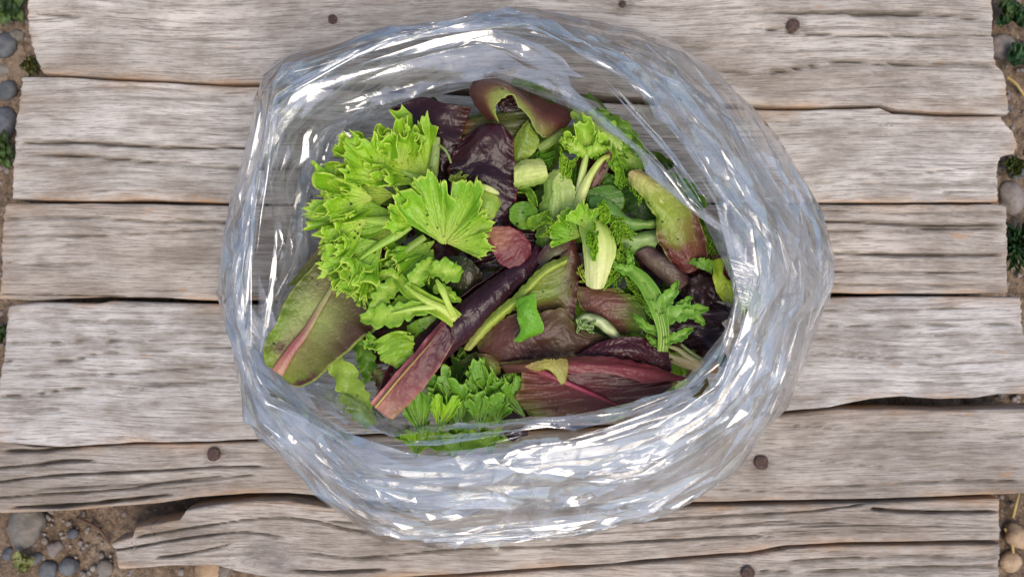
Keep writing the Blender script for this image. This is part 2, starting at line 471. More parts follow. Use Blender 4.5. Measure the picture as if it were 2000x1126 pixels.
    BOARD_OBJ.append((link('board', me, c0, m, deck, DECK_C), c0))


def dome(px, py, rpx, zc, h, name, parent, pc, mat, seed):
    """a hammered nail head: slightly out of round, domed, with a shank"""
    n, m = 24, 7
    a = np.linspace(0, 2 * np.pi, n, endpoint=False)
    r = rpx * K0
    prof = [(0.0, h), (0.35, h * 0.98), (0.7, h * 0.85), (0.93, h * 0.55), (1.0, h * 0.2), (0.95, -0.0006), (0.4, -0.004)]
    V = []
    for (f, zz) in prof:
        w = 1 + 0.08 * vnoise(np.cos(a) * 1.5 + seed, np.sin(a) * 1.5, 3)
        V.append(np.stack([f * r * w * np.cos(a), f * r * w * np.sin(a), zz + 0.0003 * vnoise(np.cos(a) * 3 * f, np.sin(a) * 3 * f, seed)], -1))
    V = np.stack(V, 1) + at(px, py, zc)
    me, c0 = new_mesh(name, V.reshape(-1, 3), grid_faces(n, m, True))
    return link(name, me, c0, mat, parent, pc)


for (px, py, r, bi, z) in [(418, 887, 15, 4, -0.001), (1487, 903, 16, 4, -0.001), (1549, 50, 15, 0, 0.0008), (1461, 1118, 15, 6, -0.001),
                           (650, 38, 11, 0, -0.0008), (1216, 8, 8, 0, -0.0004)]:
    o, c0 = BOARD_OBJ[bi]
    n = dome(px, py, r * 0.88, z, 0.0009, 'nail', o, c0, MAT_RUST, px % 17)

# ------------------------------------------------------------------ the clear plastic bag
BC = np.array([1015.0, 545.0])
NTH = 1200
TH = np.linspace(0, 2 * np.pi, NTH, endpoint=False)


def contour(pts, smooth=0):
    p = np.asarray(pts, float)
    d = p - BC
    a = np.arctan2(-d[:, 1], d[:, 0]) % (2 * np.pi)
    r = np.hypot(d[:, 0], d[:, 1])
    o = np.argsort(a)
    a, r = a[o], r[o]
    R = np.interp(TH, np.r_[a[-3:] - 2 * np.pi, a, a[:3] + 2 * np.pi], np.r_[r[-3:], r, r[:3]])
    if smooth:
        k = np.hanning(2 * smooth + 1); k /= k.sum()
        R = np.convolve(np.r_[R[-smooth:], R, R[:smooth]], k, 'valid')
    return R


def around(deg_vals, smooth=60):
    a = np.radians([d for d, _ in deg_vals]); v = [x for _, x in deg_vals]
    R = np.interp(TH, np.r_[a[-1] - 2 * np.pi, a, a[0] + 2 * np.pi], np.r_[v[-1], v, v[0]])
    k = np.hanning(2 * smooth + 1); k /= k.sum()
    return np.convolve(np.r_[R[-smooth:], R, R[:smooth]], k, 'valid')


R_S = contour([(890, 35), (940, 18), (1000, 12), (1100, 32), (1180, 58), (1270, 62), (1330, 92), (1420, 168), (1484, 222), (1524, 290), (1572, 355), (1616, 430),
               (1630, 520), (1620, 580), (1600, 620), (1580, 650), (1552, 780), (1536, 800), (1470, 880), (1400, 945), (1310, 998), (1220, 1020), (1105, 1045), (960, 1052), (800, 1063),
               (740, 1055), (690, 1020), (638, 982), (604, 936), (560, 890), (484, 818), (472, 765), (470, 690), (424, 600), (424, 560), (438, 470), (470, 330), (494, 240), (496, 180),
               (528, 132), (560, 108), (640, 92), (720, 62), (830, 42), (870, 44)], 4)
R_I = contour([(765, 212), (840, 185), (905, 172), (938, 156), (1000, 163), (1060, 186), (1152, 221), (1221, 282), (1287, 345), (1345, 415), (1430, 469),
               (1432, 550), (1410, 653), (1404, 683), (1355, 742), (1255, 781), (1149, 802), (1035, 813), (900, 824), (849, 830), (768, 832), (722, 806), (700, 770), (640, 735),
               (580, 760), (545, 740), (518, 690), (535, 610), (590, 530), (612, 490), (598, 420), (612, 330), (640, 270), (690, 240)], 10)
KF = around([(0, .12), (30, .22), (55, .38), (80, .72), (100, .85), (125, .80), (150, .72), (180, .66), (205, .5), (225, .34), (250, .2), (270, .16), (315, .12)])
Z_K = around([(0, 13.6), (45, 13.4), (90, 12.4), (135, 11.6), (180, 11.0), (198, 10.4), (212, 10.4), (232, 12.2), (255, 13.4), (300, 13.8)])
Z_I = around([(0, 13.2), (40, 12.6), (75, 11.2), (110, 9.6), (150, 8.0), (196, 6.8), (212, 6.8), (226, 8.4), (243, 11.8), (270, 12.9), (320, 13.2)])


def mixr(f):
    return R_I + (R_S - R_I) * f


def sheet_base(rows, nv):
    """rows: list of (r(theta) px, z(theta) cm); Catmull-Rom across -> (NTH, nv, 3) world"""
    ctl = []
    for r, z in rows:
        r = np.broadcast_to(r, TH.shape); z = np.broadcast_to(z, TH.shape)
        P = np.stack([BC[0] + r * np.cos(TH), BC[1] - r * np.sin(TH), z], 1)
        ctl.append(atc(P))
    Cc = np.stack(ctl, 1)                                           # NTH, k, 3
    Q = np.concatenate([2 * Cc[:, :1] - Cc[:, 1:2], Cc, 2 * Cc[:, -1:] - Cc[:, -2:-1]], 1)
    k = Cc.shape[1]
    s = np.linspace(0, k - 1 - 1e-6, nv)
    i = s.astype(int); t = (s - i)[None, :, None]
    p0, p1, p2, p3 = Q[:, i], Q[:, i + 1], Q[:, i + 2], Q[:, i + 3]
    return 0.5 * (2 * p1 + (p2 - p0) * t + (2 * p0 - 5 * p1 + 4 * p2 - p3) * t ** 2 + (3 * p1 - p0 - 3 * p2 + p3) * t ** 3)


def normals(G, wrap=True):
    du = (np.roll(G, -1, 0) - np.roll(G, 1, 0)) if wrap else np.gradient(G, axis=0)
    dv = np.gradient(G, axis=1)
    n = np.cross(du, dv)
    return n / np.maximum(np.linalg.norm(n, axis=-1, keepdims=True), 1e-12)


from mathutils.geometry import delaunay_2d_cdt
import bmesh

PER, WID = 1.15, 0.13


def facets(rows, seed, n_big, n_small, amp, shear, pinch=(), bevel=0.0, wrap_clip=None):
    """crisp film: flat facets between straight creases, as a triangulated sheet over the base surface"""
    rgf = np.random.default_rng(seed)
    B = sheet_base(rows, 200)
    Nn = normals(B)
    if Nn[..., 2].mean() < 0: Nn = -Nn
    el = 5.4                                                        # facets run along the mouth
    pts, d = [], []
    for bb in np.r_[0, np.sort(rgf.uniform(0.08, 0.92, 9)), 1]:
        h = rgf.normal(0, amp * 0.5)
        j_ = rgf.uniform(-0.007, 0.007)
        pts += [(j_, bb), (1 + j_, bb)]; d += [h, h]
    for bb in (0.0, 1.0):
        for aa in np.sort(rgf.uniform(0.01, 0.99, 70)):
            pts.append((aa, bb + (0.02 if bb == 0 else -0.02) * rgf.random() * 2)); d.append(rgf.normal(0, amp * 0.7))
    P0 = []
    for k in range(n_big * 30):                                     # spread the big facets evenly
        q = np.array([rgf.uniform(0.008, 0.992), rgf.uniform(0.04, 0.96)])
        s = np.array([PER / el, WID])
        if P0 and np.min(np.linalg.norm((np.array(P0) - q) * s, axis=1)) < 0.0085: continue
        P0.append(q)
        if len(P0) >= n_big: break
    for q in P0:
        pts.append(tuple(q)); d.append(rgf.normal(0, amp))
    for k in range(n_small // 6):                                   # small crinkles come in strings
        c = np.array([rgf.uniform(0.02, 0.98), rgf.uniform(0.08, 0.92)]); a = rgf.normal(0, 0.35)
        for m in range(6):
            t = (m - 2.5) * rgf.uniform(0.6, 1.4)
            q = c + np.array([t * 0.006 * math.cos(a), t * 0.05 * math.sin(a)]) + rgf.normal(0, 1, 2) * np.array([0.0012, 0.012])
            if 0.006 < q[0] < 0.994 and 0.03 < q[1] < 0.97:
                pts.append(tuple(q)); d.append(rgf.normal(0, amp * 0.42))
    for (deg, bb) in pinch:                                         # points where the film was gathered
        aa = (deg / 360 - seed * 0.173) % 1
        if not 0.03 < aa < 0.97: continue
        pts.append((aa, bb)); d.append(amp * 2.6)
        for m in range(11):
            th = m / 11 * 2 * math.pi + rgf.uniform(-.15, .15); r = rgf.uniform(0.010, 0.024)
            q = (aa + r * math.cos(th) / PER, bb + r * math.sin(th) / WID)
            if 0.01 < q[0] < 0.99 and 0.03 < q[1] < 0.97:
                pts.append(q); d.append(amp * (1.0 if m % 2 else -0.9))
    pts = np.array(pts); d = np.array(d)
    # slanted creases: shear the sheet locally before triangulating
    sh = lambda a_: shear * np.sin(2 * np.pi * a_ * 2 + seed) + shear * 0.6 * np.sin(2 * np.pi * a_ * 5 + 2 * seed)
    Q = np.stack([(pts[:, 0] * PER + sh(pts[:, 0]) * (pts[:, 1] - 0.5) * np.minimum(1, np.minimum(pts[:, 0], 1 - pts[:, 0]) * 12)) / el, pts[:, 1] * WID], 1)
    v2, _, fcs, ov, _, _ = delaunay_2d_cdt([tuple(map(float, q)) for q in Q], [], [], 0, 1e-7)
    idx = np.array([o[0] for o in ov])
    pts, d = pts[idx], d[idx]
    u = (pts[:, 0] + (seed * 0.173) % 1) * NTH; w = pts[:, 1] * 199
    i0 = np.floor(u).astype(int); fu = (u - i0)[:, None]; j0 = np.minimum(np.floor(w).astype(int), 198); fw = (w - j0)[:, None]
    smp = lambda G: (G[i0 % NTH, j0] * (1 - fu) + G[(i0 + 1) % NTH, j0] * fu) * (1 - fw) + (G[i0 % NTH, j0 + 1] * (1 - fu) + G[(i0 + 1) % NTH, j0 + 1] * fu) * fw
    X = smp(B) + smp(Nn) * d[:, None]
    X[:, 2] = np.maximum(X[:, 2], 0.0025)
    bm = bmesh.new()
    vs = [bm.verts.new(x) for x in X]
    for f in fcs:
        bbs = pts[list(f), 1]; aas = pts[list(f), 0]
        if bbs.max() < 0.075 or bbs.min() > 0.925 or np.ptp(aas) > 0.09: continue
        if len(set(f)) == 3:
            try: bm.faces.new([vs[k] for k in f])
            except ValueError: pass
    bmesh.ops.remove_doubles(bm, verts=bm.verts, dist=1e-6)
    bmesh.ops.recalc_face_normals(bm, faces=bm.faces)
    bmesh.ops.subdivide_edges(bm, edges=[e for e in bm.edges if e.calc_length() > 0.06], cuts=1, use_grid_fill=False)
    bmesh.ops.triangulate(bm, faces=bm.faces)
    if bevel:
        es = [e for e in bm.edges if len(e.link_faces) == 2 and e.calc_face_angle(0) > 0.10]
        bmesh.ops.bevel(bm, geom=es, offset=bevel, offset_type='OFFSET', segments=2, profile=0.5, affect='EDGES', clamp_overlap=True)
    return bm


def bm_film(name, bm):
    me = bpy.data.meshes.new(name)
    for v in bm.verts: v.co -= __import__('mathutils').Vector(BAG_O)
    bm.to_mesh(me); bm.free()
    me.polygons.foreach_set('use_smooth', np.ones(len(me.polygons), bool))
    n = len(me.vertices)
    co = np.empty(n * 3, np.float32); me.vertices.foreach_get('co', co); co = co.reshape(-1, 3)
    al = (np.arctan2(co[:, 1], co[:, 0]) % (2 * np.pi)) / (2 * np.pi) * PER
    for k, vv in (('along', al), ('across', np.hypot(co[:, 0], co[:, 1]) + 0.7 * co[:, 2])):
        at_ = me.attributes.new(k, 'FLOAT', 'POINT'); at_.data.foreach_set('value', vv.astype(np.float32))
    return link(name, me, BAG_O, MAT_FILM, bag, BAG_O)


def film_mat(name, haze, rough, tint):
    T = NT(name)
    P = T.n('ShaderNodeNewGeometry').outputs['Position']
    N = T.n('ShaderNodeNewGeometry').outputs['Normal']
    fa = T.n('ShaderNodeAttribute', None, attribute_name='along').outputs['Fac']
    fb = T.n('ShaderNodeAttribute', None, attribute_name='across').outputs['Fac']
    ab = T.n('ShaderNodeCombineXYZ', {0: fa, 1: fb, 2: 0.0}).outputs[0]
    wv = T.n('ShaderNodeTexNoise', {'Vector': ab, 'Scale': 14.0, 'Detail': 2.0}).outputs[1]
    wv = T.n('ShaderNodeVectorMath', {0: wv, 1: (0.05, 0.05, 0.0)}, operation='MULTIPLY').outputs[0]
    q = T.n('ShaderNodeVectorMath', {0: ab, 1: wv}, operation='ADD').outputs[0]
    n1 = T.noise(ab, 34, 2, 0.5, 0.6)
    n2 = T.noise(P, 330, 2, 0.55, 0.8)
    h = T.math('ADD', n1, T.math('MULTIPLY', n2, 0.07))
    ge = T.n('ShaderNodeNewGeometry')
    mx = T.n('ShaderNodeMix', None, data_type='VECTOR')              # facets stay taut in places, curve softly in others
    T.t.links.new(T.ramp(T.noise(ab, 22, 2, 0.5), [(0.35, 0.25), (0.65, 0.85)]), mx.inputs[0])
    T.t.links.new(ge.outputs['True Normal'], mx.inputs[4]); T.t.links.new(ge.outputs['Normal'], mx.inputs[5])
    nm = T.n('ShaderNodeVectorMath', {0: mx.outputs[1]}, operation='NORMALIZE').outputs[0]
    bp = T.n('ShaderNodeBump', {'Height': h, 'Strength': 0.5, 'Distance': 0.0026, 'Normal': nm}).outputs[0]
    f = T.n('ShaderNodeLayerWeight', {'Blend': 0.5, 'Normal': bp}).outputs['Facing']
    f5 = T.math('POWER', f, 4.0)
    fr = T.math('ADD', T.math('MULTIPLY', f5, 0.78), 0.18)            # both faces of the film mirror
    tr = T.n('ShaderNodeBsdfTransparent', {'Color': tint})
    gl = T.n('ShaderNodeBsdfGlossy', {'Color': (1, 1, 1), 'Roughness': rough, 'Normal': bp})
    df = T.n('ShaderNodeBsdfDiffuse', {'Color': (0.85, 0.87, 0.9), 'Normal': bp})
    tl = T.n('ShaderNodeBsdfTranslucent', {'Color': (0.85, 0.87, 0.9), 'Normal': bp})
    hz = T.n('ShaderNodeMixShader', {0: 0.5, 1: df.outputs[0], 2: tl.outputs[0]})
    # film haze, whitened in streaks along the folds to stand in for sky reflections
    st = T.n('ShaderNodeVectorMath', {0: q, 1: (16.0, 90.0, 1.0)}, operation='MULTIPLY').outputs[0]
    hv = T.math('MULTIPLY', T.ramp(T.noise(st, 1.0, 4, 0.65), [(0.40, 0.25), (0.66, 2.4)]), haze)
    a = T.n('ShaderNodeMixShader', {0: hv, 1: tr.outputs[0], 2: hz.outputs[0]})
    b = T.n('ShaderNodeMixShader', {0: fr, 1: a.outputs[0], 2: gl.outputs[0]})
    return T.surf(b.outputs[0])


MAT_FILM = film_mat('clear_film', 0.18, 0.08, (0.985, 0.99, 0.99))
BAG_O = at(1015, 545, 0.0)
bag = root('plastic_bag', BAG_O, 'clear crinkled plastic bag with rolled open mouth, full of salad leaves, on the grey boards', 'bag')


wob = lambda s, a: a * fbm(np.cos(TH) * 3, np.sin(TH) * 3, s, 3)
# outer wall: from the boards, round the bulge, up to the crest of the mouth
bm_film('outer_wall', facets([(R_S * 0.84, 0.3), (R_S * 0.955, 2.2), (R_S * 1.0, 5.6 + wob(1, 1.5)), (mixr(KF + (1 - KF) * 0.72), 9.2 + wob(2, 1.2)),
                              (mixr(KF + (1 - KF) * 0.35), 12.0), (mixr(KF), Z_K)], 11, 460, 1300, 0.0021, 0.22, [(212, .55), (238, .7), (256, .45), (300, .5), (172, .6)]))
# inner wall: from the crest down inside, lying against the salad
bm_film('inner_wall', facets([(mixr(KF), Z_K), (mixr(KF * 0.55), Z_I + (Z_K - Z_I) * 0.55), (mixr(0.0), Z_I), (R_I * 1.0 + 8, Z_I - 1.8), (R_I * 1.03 + 10, 5.5), (R_I * 1.0, 3.0)],
                             23, 400, 1000, 0.0018, 0.2, [(218, .3), (232, .42), (205, .35), (150, .3), (120, .35), (40, .4)]))
# rolled collar: folded outwards over the crest, its free edge hanging down the outside
END = 0.60 + 0.30 * fbm(np.cos(TH) * 2.2 + 5, np.sin(TH) * 2.2, 33, 3) + around([(0, .15), (60, .0), (100, .1), (140, .25), (180, .15), (225, .45), (270, .55), (315, .45)])
END = np.clip(END, 0.35, 1.0)
bm_film('rolled_collar', facets([(mixr(KF * 0.9), Z_K - 0.2), (mixr(KF + (1 - KF) * 0.12), Z_K + 0.5), (mixr(KF + (1 - KF) * 0.42 * END), Z_K - 0.7), (mixr(KF + (1 - KF) * 0.8 * END), 10.4 + wob(5, 1.2)),
                                 (mixr(KF + (1 - KF) * 1.0 * END), 8.0 + wob(6, 1.2)), (mixr(KF + (1 - KF) * 1.0 * END - 0.02), 5.6 + wob(7, 1.0))],
                                37, 430, 1400, 0.0021, 0.2, [(222, .35), (246, .5), (262, .35), (282, .5), (330, .5), (20, .5), (118, .5)]))
# loose fold of film gathered between collar and wall
E2 = np.clip(0.55 + 0.4 * fbm(np.cos(TH) * 2.6 + 9, np.sin(TH) * 2.6, 71, 3), 0.2, 0.95)
bm_film('gathered_fold', facets([(mixr(KF + (1 - KF) * 0.08), Z_K - 0.6), (mixr(KF + (1 - KF) * (0.25 + 0.3 * E2)), Z_K - 1.6), (mixr(KF + (1 - KF) * (0.35 + 0.55 * E2)), 9.4 + wob(8, 1.0)), (mixr(KF + (1 - KF) * (0.2 + 0.6 * E2)), 6.6)],
                                53, 330, 900, 0.0023, 0.22, [(230, .5), (270, .5), (310, .4), (350, .5), (60, .5)]))

# ------------------------------------------------------------------ leaves


def leaf_mat(name, rough, transl, vein_amt, bump, spec=0.5, cell=190.0, dapple=0.18, gain=(1, 1, 1)):
    T = NT(name)
    P = T.n('ShaderNodeNewGeometry').outputs['Position']
    wv = T.n('ShaderNodeTexNoise', {'Vector': P, 'Scale': 60.0, 'Detail': 2.0}).outputs[1]
    q = T.n('ShaderNodeVectorMath', {0: wv, 1: (0.006, 0.006, 0.006)}, operation='MULTIPLY').outputs[0]
    q = T.n('ShaderNodeVectorMath', {0: P, 1: q}, operation='ADD').outputs[0]
    vo = T.n('ShaderNodeTexVoronoi', {'Vector': q, 'Scale': cell}, feature='DISTANCE_TO_EDGE').outputs['Distance']
    vein = T.ramp(vo, [(0.0, 1.0), (0.07, 0.0)])
    puff = T.ramp(vo, [(0.0, 0.0), (0.3, 1.0)])
    tint = T.n('ShaderNodeAttribute', None, attribute_name='tint').outputs['Color']
    n1 = T.noise(P, 90, 4, 0.6); n2 = T.noise(P, 700, 3, 0.6)
    hs = T.n('ShaderNodeHueSaturation', {'Hue': 0.5, 'Saturation': 1.0, 'Value': T.math('ADD', T.math('MULTIPLY', n1, dapple * 2.6), 1.0 - dapple * 1.3), 'Color': tint}).outputs[0]
    hs = T.mix(1.0, hs, gain, 'MULTIPLY')
    hs = T.mix(T.math('MULTIPLY', vein, vein_amt), hs, T.mix(1.0, hs, (0.55, 0.6, 0.5), 'MULTIPLY'))
    hs = T.mix(T.ramp(n2, [(0.62, 0.0), (0.75, 0.25)]), hs, T.mix(0.5, hs, (0.02, 0.03, 0.01)))
    h = T.math('ADD', T.math('MULTIPLY', puff, 0.45), T.math('MULTIPLY', n2, 0.35))
    h = T.math('ADD', h, T.math('MULTIPLY', n1, 0.25))
    bp = T.n('ShaderNodeBump', {'Height': h, 'Strength': bump, 'Distance': 0.0012}).outputs[0]
    pr = T.n('ShaderNodeBsdfPrincipled', {'Base Color': hs, 'Roughness': rough, 'Specular IOR Level': spec, 'Normal': bp})
    tl = T.n('ShaderNodeBsdfTranslucent', {'Color': T.mix(1.0, hs, (1.25, 1.2, 0.6), 'MULTIPLY'), 'Normal': bp})
    return T.surf(T.n('ShaderNodeMixShader', {0: transl, 1: pr.outputs[0], 2: tl.outputs[0]}).outputs[0])


M_GREEN = leaf_mat('green_leaf', 0.34, 0.30, 0.36, 0.28, spec=0.4, cell=300.0, gain=(1.22, 1.06, 0.82))
M_RED = leaf_mat('red_leaf', 0.33, 0.15, 0.40, 0.20, spec=0.32, cell=280.0, gain=(0.95, 0.82, 0.76))
M_DARK = leaf_mat('dark_glossy_leaf', 0.27, 0.05, 0.20, 0.24, spec=0.34, cell=280.0, gain=(0.62, 0.5, 0.56))
M_STEM = leaf_mat('pale_stem', 0.36, 0.25, 0.0, 0.22, cell=400.0, dapple=0.14, gain=(1.12, 1.03, 0.78))


def colgrid(cols, t, s):
    """cols: rows along the leaf of colours across it (0..255) -> linear colour at t, s in 0..1"""
    rows = [[lin(c) for c in r] for r in cols]
    m = max(len(r) for r in rows)
    R = np.array([[np.array([np.interp(x, np.linspace(0, 1, len(r)), [c[k] for c in r]) for k in range(3)]) for x in np.linspace(0, 1, m)] for r in rows])
    if len(R) == 1: R = np.concatenate([R, R])
    if m == 1: R = np.concatenate([R, R], 1); m = 2
    a = np.clip(t, 0, 1) * (len(R) - 1); b = np.clip(s, 0, 1) * (m - 1)
    i = np.minimum(a.astype(int), len(R) - 2); j = np.minimum(b.astype(int), m - 2)
    fa = (a - i)[..., None]; fb = (b - j)[..., None]
    fa = fa * fa * (3 - 2 * fa); fb = fb * fb * (3 - 2 * fb)
    return (R[i, j] * (1 - fb) + R[i, j + 1] * fb) * (1 - fa) + (R[i + 1, j] * (1 - fb) + R[i + 1, j + 1] * fb) * fa


def gnormals(G):
    n = np.cross(np.gradient(G, axis=0), np.gradient(G, axis=1))
    n = n / np.maximum(np.linalg.norm(n, axis=-1, keepdims=True), 1e-12)
    if n[..., 2].mean() < 0: n = -n
    return n


def patch(curves, cols, nt=90, ns=48, seed=0, blister=0.8, ruffle=0.16, rfreq=4.3, serr=0.0, steeth=14, veins=9, slant=0.7,
          mot=None, edge=None, mid=0.5, vcol=0.22, ends=0.0, wave=0.0, notch=0.0, zs=0.5):
    """a leaf blade through traced curves (px, py, z cm), each running base to tip, listed across the blade"""
    C = np.stack([catmull(c, nt) for c in curves], 1)               # nt, k, 3 (px,py,z)
    k = C.shape[1]
    s = np.linspace(0, 1, ns)
    if k == 2:
        P = C[:, :1] * (1 - s)[None, :, None] + C[:, 1:] * s[None, :, None]
    else:
        P = np.stack([catmull_at(C[i], s) for i in range(nt)], 0)
    zm = P[..., 2].mean(1, keepdims=True); P[..., 2] = zm + (P[..., 2] - zm) * zs
    t = np.linspace(0, 1, nt)[:, None] + 0 * s[None, :]
    S = 0 * t + s[None, :]
    # ragged margins, in photo pixels
    out = P[:, -1] - P[:, 0]
    ln = np.maximum(np.linalg.norm(out[:, :2], axis=1, keepdims=True), 1.0)
    dirv = np.concatenate([out[:, :2] / ln, np.zeros((nt, 1))], 1)
    tt = t[:, 0]
    for side, sg in ((0, -1.0), (1, 1.0)):
        x = tt * steeth + seed * 0.37 + side * 0.5
        tooth = (1 - np.abs((x % 1) - 0.35) / 0.65) * serr + 0.6 * serr * vnoise(tt * steeth * 2.7, 0 * tt + seed, 3)
        tooth = tooth + 2.2 * fbm(tt * 7, 0 * tt + side, seed + 5, 3) - notch * np.clip(vnoise(tt * 9, 0 * tt + side, seed + 8) - 0.35, 0, 1)
        wgt = (np.abs(S - (1 - side)) ** 6)
        P = P + sg * dirv[:, None, :] * (tooth[:, None] * wgt)[..., None]
    if ends:
        du = P[1] - P[0]; du2 = P[-1] - P[-2]
        e0 = fbm(s * 9, 0 * s, seed + 31, 3) * ends; e1 = fbm(s * 9, 0 * s + 3, seed + 33, 3) * ends
        P[0, :, :2] += -e0[:, None] * du[:, :2] / np.maximum(np.linalg.norm(du[:, :2], axis=1, keepdims=True), 1e-6)
        P[-1, :, :2] += e1[:, None] * du2[:, :2] / np.maximum(np.linalg.norm(du2[:, :2], axis=1, keepdims=True), 1e-6)
    G = atc(P.reshape(-1, 3)).reshape(nt, ns, 3)
    n = gnormals(G)
    a = np.abs(S - mid) / np.where(S > mid, 1 - mid + 1e-6, mid + 1e-6)
    ph = t * veins - a * slant * 1.6 + 0.25 * vnoise(t * 5, S * 5, seed + 2)
    vv = np.exp(-(((ph % 1) - 0.5) / 0.10) ** 2) * sstep(0.02, 0.12, a) * (1 - 0.75 * sstep(0.3, 0.95, a))
    d = -0.00015 * blister * vv * 1.0 + 0.0006 * blister * fbm(t * 6 + seed, S * 4, seed + 1, 3)
    if veins == 0: ruffle = 0.0
    if ruffle:
        r = ruffle / 100.0 * float(np.clip((ln.mean() - 25) / 110, 0.1, 1.2))
        f = 2 * np.pi * rfreq
        d = d + r * a ** 2.2 * (0.65 * np.sin(t * f + seed + 2.1 * (S > mid) + 1.2 * vnoise(t * 4, S * 0 + 1, seed + 4)) + 0.45 * a ** 2 * np.sin(t * f * 2.3 + 1.7 * seed + (S > mid)))
    if wave:
        d = d + wave / 100.0 * fbm(t * 2.6 + seed * 3.3, S * 2.0, seed + 6, 2)
    G = G + n * d[..., None]
    c = colgrid(cols, t + 0.05 * fbm(t * 6, S * 6, seed + 11, 3), S + 0.06 * fbm(t * 7, S * 5, seed + 12, 3))
    if mot is not None:
        mc, amt, sc = mot
        m = sstep(0.02, 0.45, fbm(t * sc * 1.7, S * sc, seed + 20, 4) + amt - 0.4)
        c = c * (1 - m[..., None]) + lin(mc) * m[..., None]
    c = c * (1 + vcol * vv[..., None]) + 0.25 * vcol * vv[..., None] * lin((150, 170, 90))
    if veins == 0:
        st = np.sin(S * 46 + 2.5 * fbm(t * 2, S * 8, seed + 40, 2)) * 0.5 + 0.5 * vnoise(t * 3, S * 30, seed + 41)
        c = c * (1 + 0.13 * st)[..., None]
    if edge is not None:
        ew = (a > 0.955)[..., None] * 0.8
        c = c * (1 - ew) + lin(edge) * ew
    return G.reshape(-1, 3), grid_faces(nt, ns), np.clip(c, 0.002, 0.9).reshape(-1, 3)


def catmull_at(Pc, s):
    k = len(Pc)
    Q = np.vstack([2 * Pc[0] - Pc[1], Pc, 2 * Pc[-1] - Pc[-2]])
    x = np.clip(s, 0, 1 - 1e-9) * (k - 1)
    i = x.astype(int); t = (x - i)[:, None]
    p0, p1, p2, p3 = Q[i], Q[i + 1], Q[i + 2], Q[i + 3]
    return 0.5 * (2 * p1 + (p2 - p0) * t + (2 * p0 - 5 * p1 + 4 * p2 - p3) * t ** 2 + (3 * p1 - p0 - 3 * p2 + p3) * t ** 3)


def fan(ax, ay, z0, ang, R, spread, z1, nr=6, amp=0.9, seed=0, teeth=22, cols=((150, 190, 85), (120, 180, 45), (110, 175, 40)), tan=0.10, curl=0.12,
        lob=0.12, nu=200, nv=34, mid_z=0.0, stretch=1.0, r0=0.02, rimcol=(196, 226, 104), squash=1.0):
    """a ruffled, toothed lobe of curly lettuce opening from a point; angles in photo sense (0 right, 90 up)"""
    u = np.linspace(-1, 1, nu)[:, None]; r = np.linspace(r0, 1, nv)[None, :]
    a0 = math.radians(ang); sp = math.radians(spread)
    ph = u * np.pi * nr * 0.5 + seed * 1.7
    phw = ph + 1.3 * vnoise(u * 3, 0 * r + seed, seed + 1)
    lobes = 1 + lob * vnoise(u * nr * 0.8 + seed, 0 * r, seed + 2) + lob * 0.5 * vnoise(u * nr * 2 + seed, 0 * r, seed + 3)
    lobes = lobes * (1 - 0.30 * np.abs(u) ** 4)
    x = u * teeth * 0.62 + 1.5 * vnoise(u * teeth * 0.4, 0 * r, seed + 7)
    tooth = (1 - np.abs((x % 1) - 0.4) / 0.6) ** 1.6 * (0.075 + 0.075 * vnoise(u * teeth, 0 * r, seed + 9))
    rad = r * lobes * stretch + tooth * r ** 7
    m = sstep(0.38, 1.0, r + 0 * u) ** 1.15                          # where the blade turns up into a frilled rim
    va = 0.75 + 0.55 * vnoise(u * nr * 0.9 + 3, 0 * r + seed, seed + 21)
    S1 = np.sin(phw); C1 = np.cos(phw)
    S2 = np.sin(2 * phw + 0.6 * seed); C2 = np.cos(2.37 * phw + seed)
    S5 = np.sin(4.7 * phw + seed)
    az = a0 + sp * u
    rad = rad * (1 - 0.8 * curl * m) + 1.15 * curl * m * va * S1 + 0.25 * curl * r ** 8 * S5
    X = rad * np.cos(az) * R; Yv = rad * np.sin(az) * R * squash
    tx, ty = -np.sin(az), np.cos(az)
    sh = R * (1.0 * tan * m * va * S2 + 0.3 * tan * r ** 8 * np.cos(5.3 * phw))
    X = X + tx * sh; Yv = Yv + ty * sh
    Z = z0 + (z1 - z0) * r + mid_z * np.sin(np.pi * r) + amp * (0.9 * m * (0.35 - 0.65 * S1 * va) + 0.28 * r ** 7 * C2) + 0.16 * amp * r ** 9 * S5
    P = np.stack([ax + X, ay - Yv, Z + 0 * X], -1)
    G = atc(P.reshape(-1, 3)).reshape(nu, nv, 3)
    n = gnormals(G)
    nvn = nr * 1.0
    vx = (u * nvn + 0.7 * vnoise(u * 4, r * 2.5, seed + 12)) % 1
    vv = np.exp(-((vx - 0.5) / (0.05 + 0.05 * (1 - r))) ** 2) * (1 - 0.8 * sstep(0.4, 1.0, r + 0 * u))
    G = G + n * (0.0007 * fbm(u * 9, r * 5, seed + 13, 3) + 0.0002 * vv)[..., None]
    c = colgrid([[k] for k in cols], r + 0 * u + 0.08 * fbm(u * 8, r * 5, seed + 14, 3), 0 * u + 0 * r)
    c = c * (1 - 0.22 * vv[..., None]) + 0.22 * vv[..., None] * lin((185, 212, 125))
    rim = sstep(0.955, 0.985, r + 0 * u)[..., None] * 0.75
    c = c * (1 - rim) + lin(rimcol) * rim
    return G.reshape(-1, 3), grid_faces(nu, nv), np.clip(c, 0.002, 0.9).reshape(-1, 3)


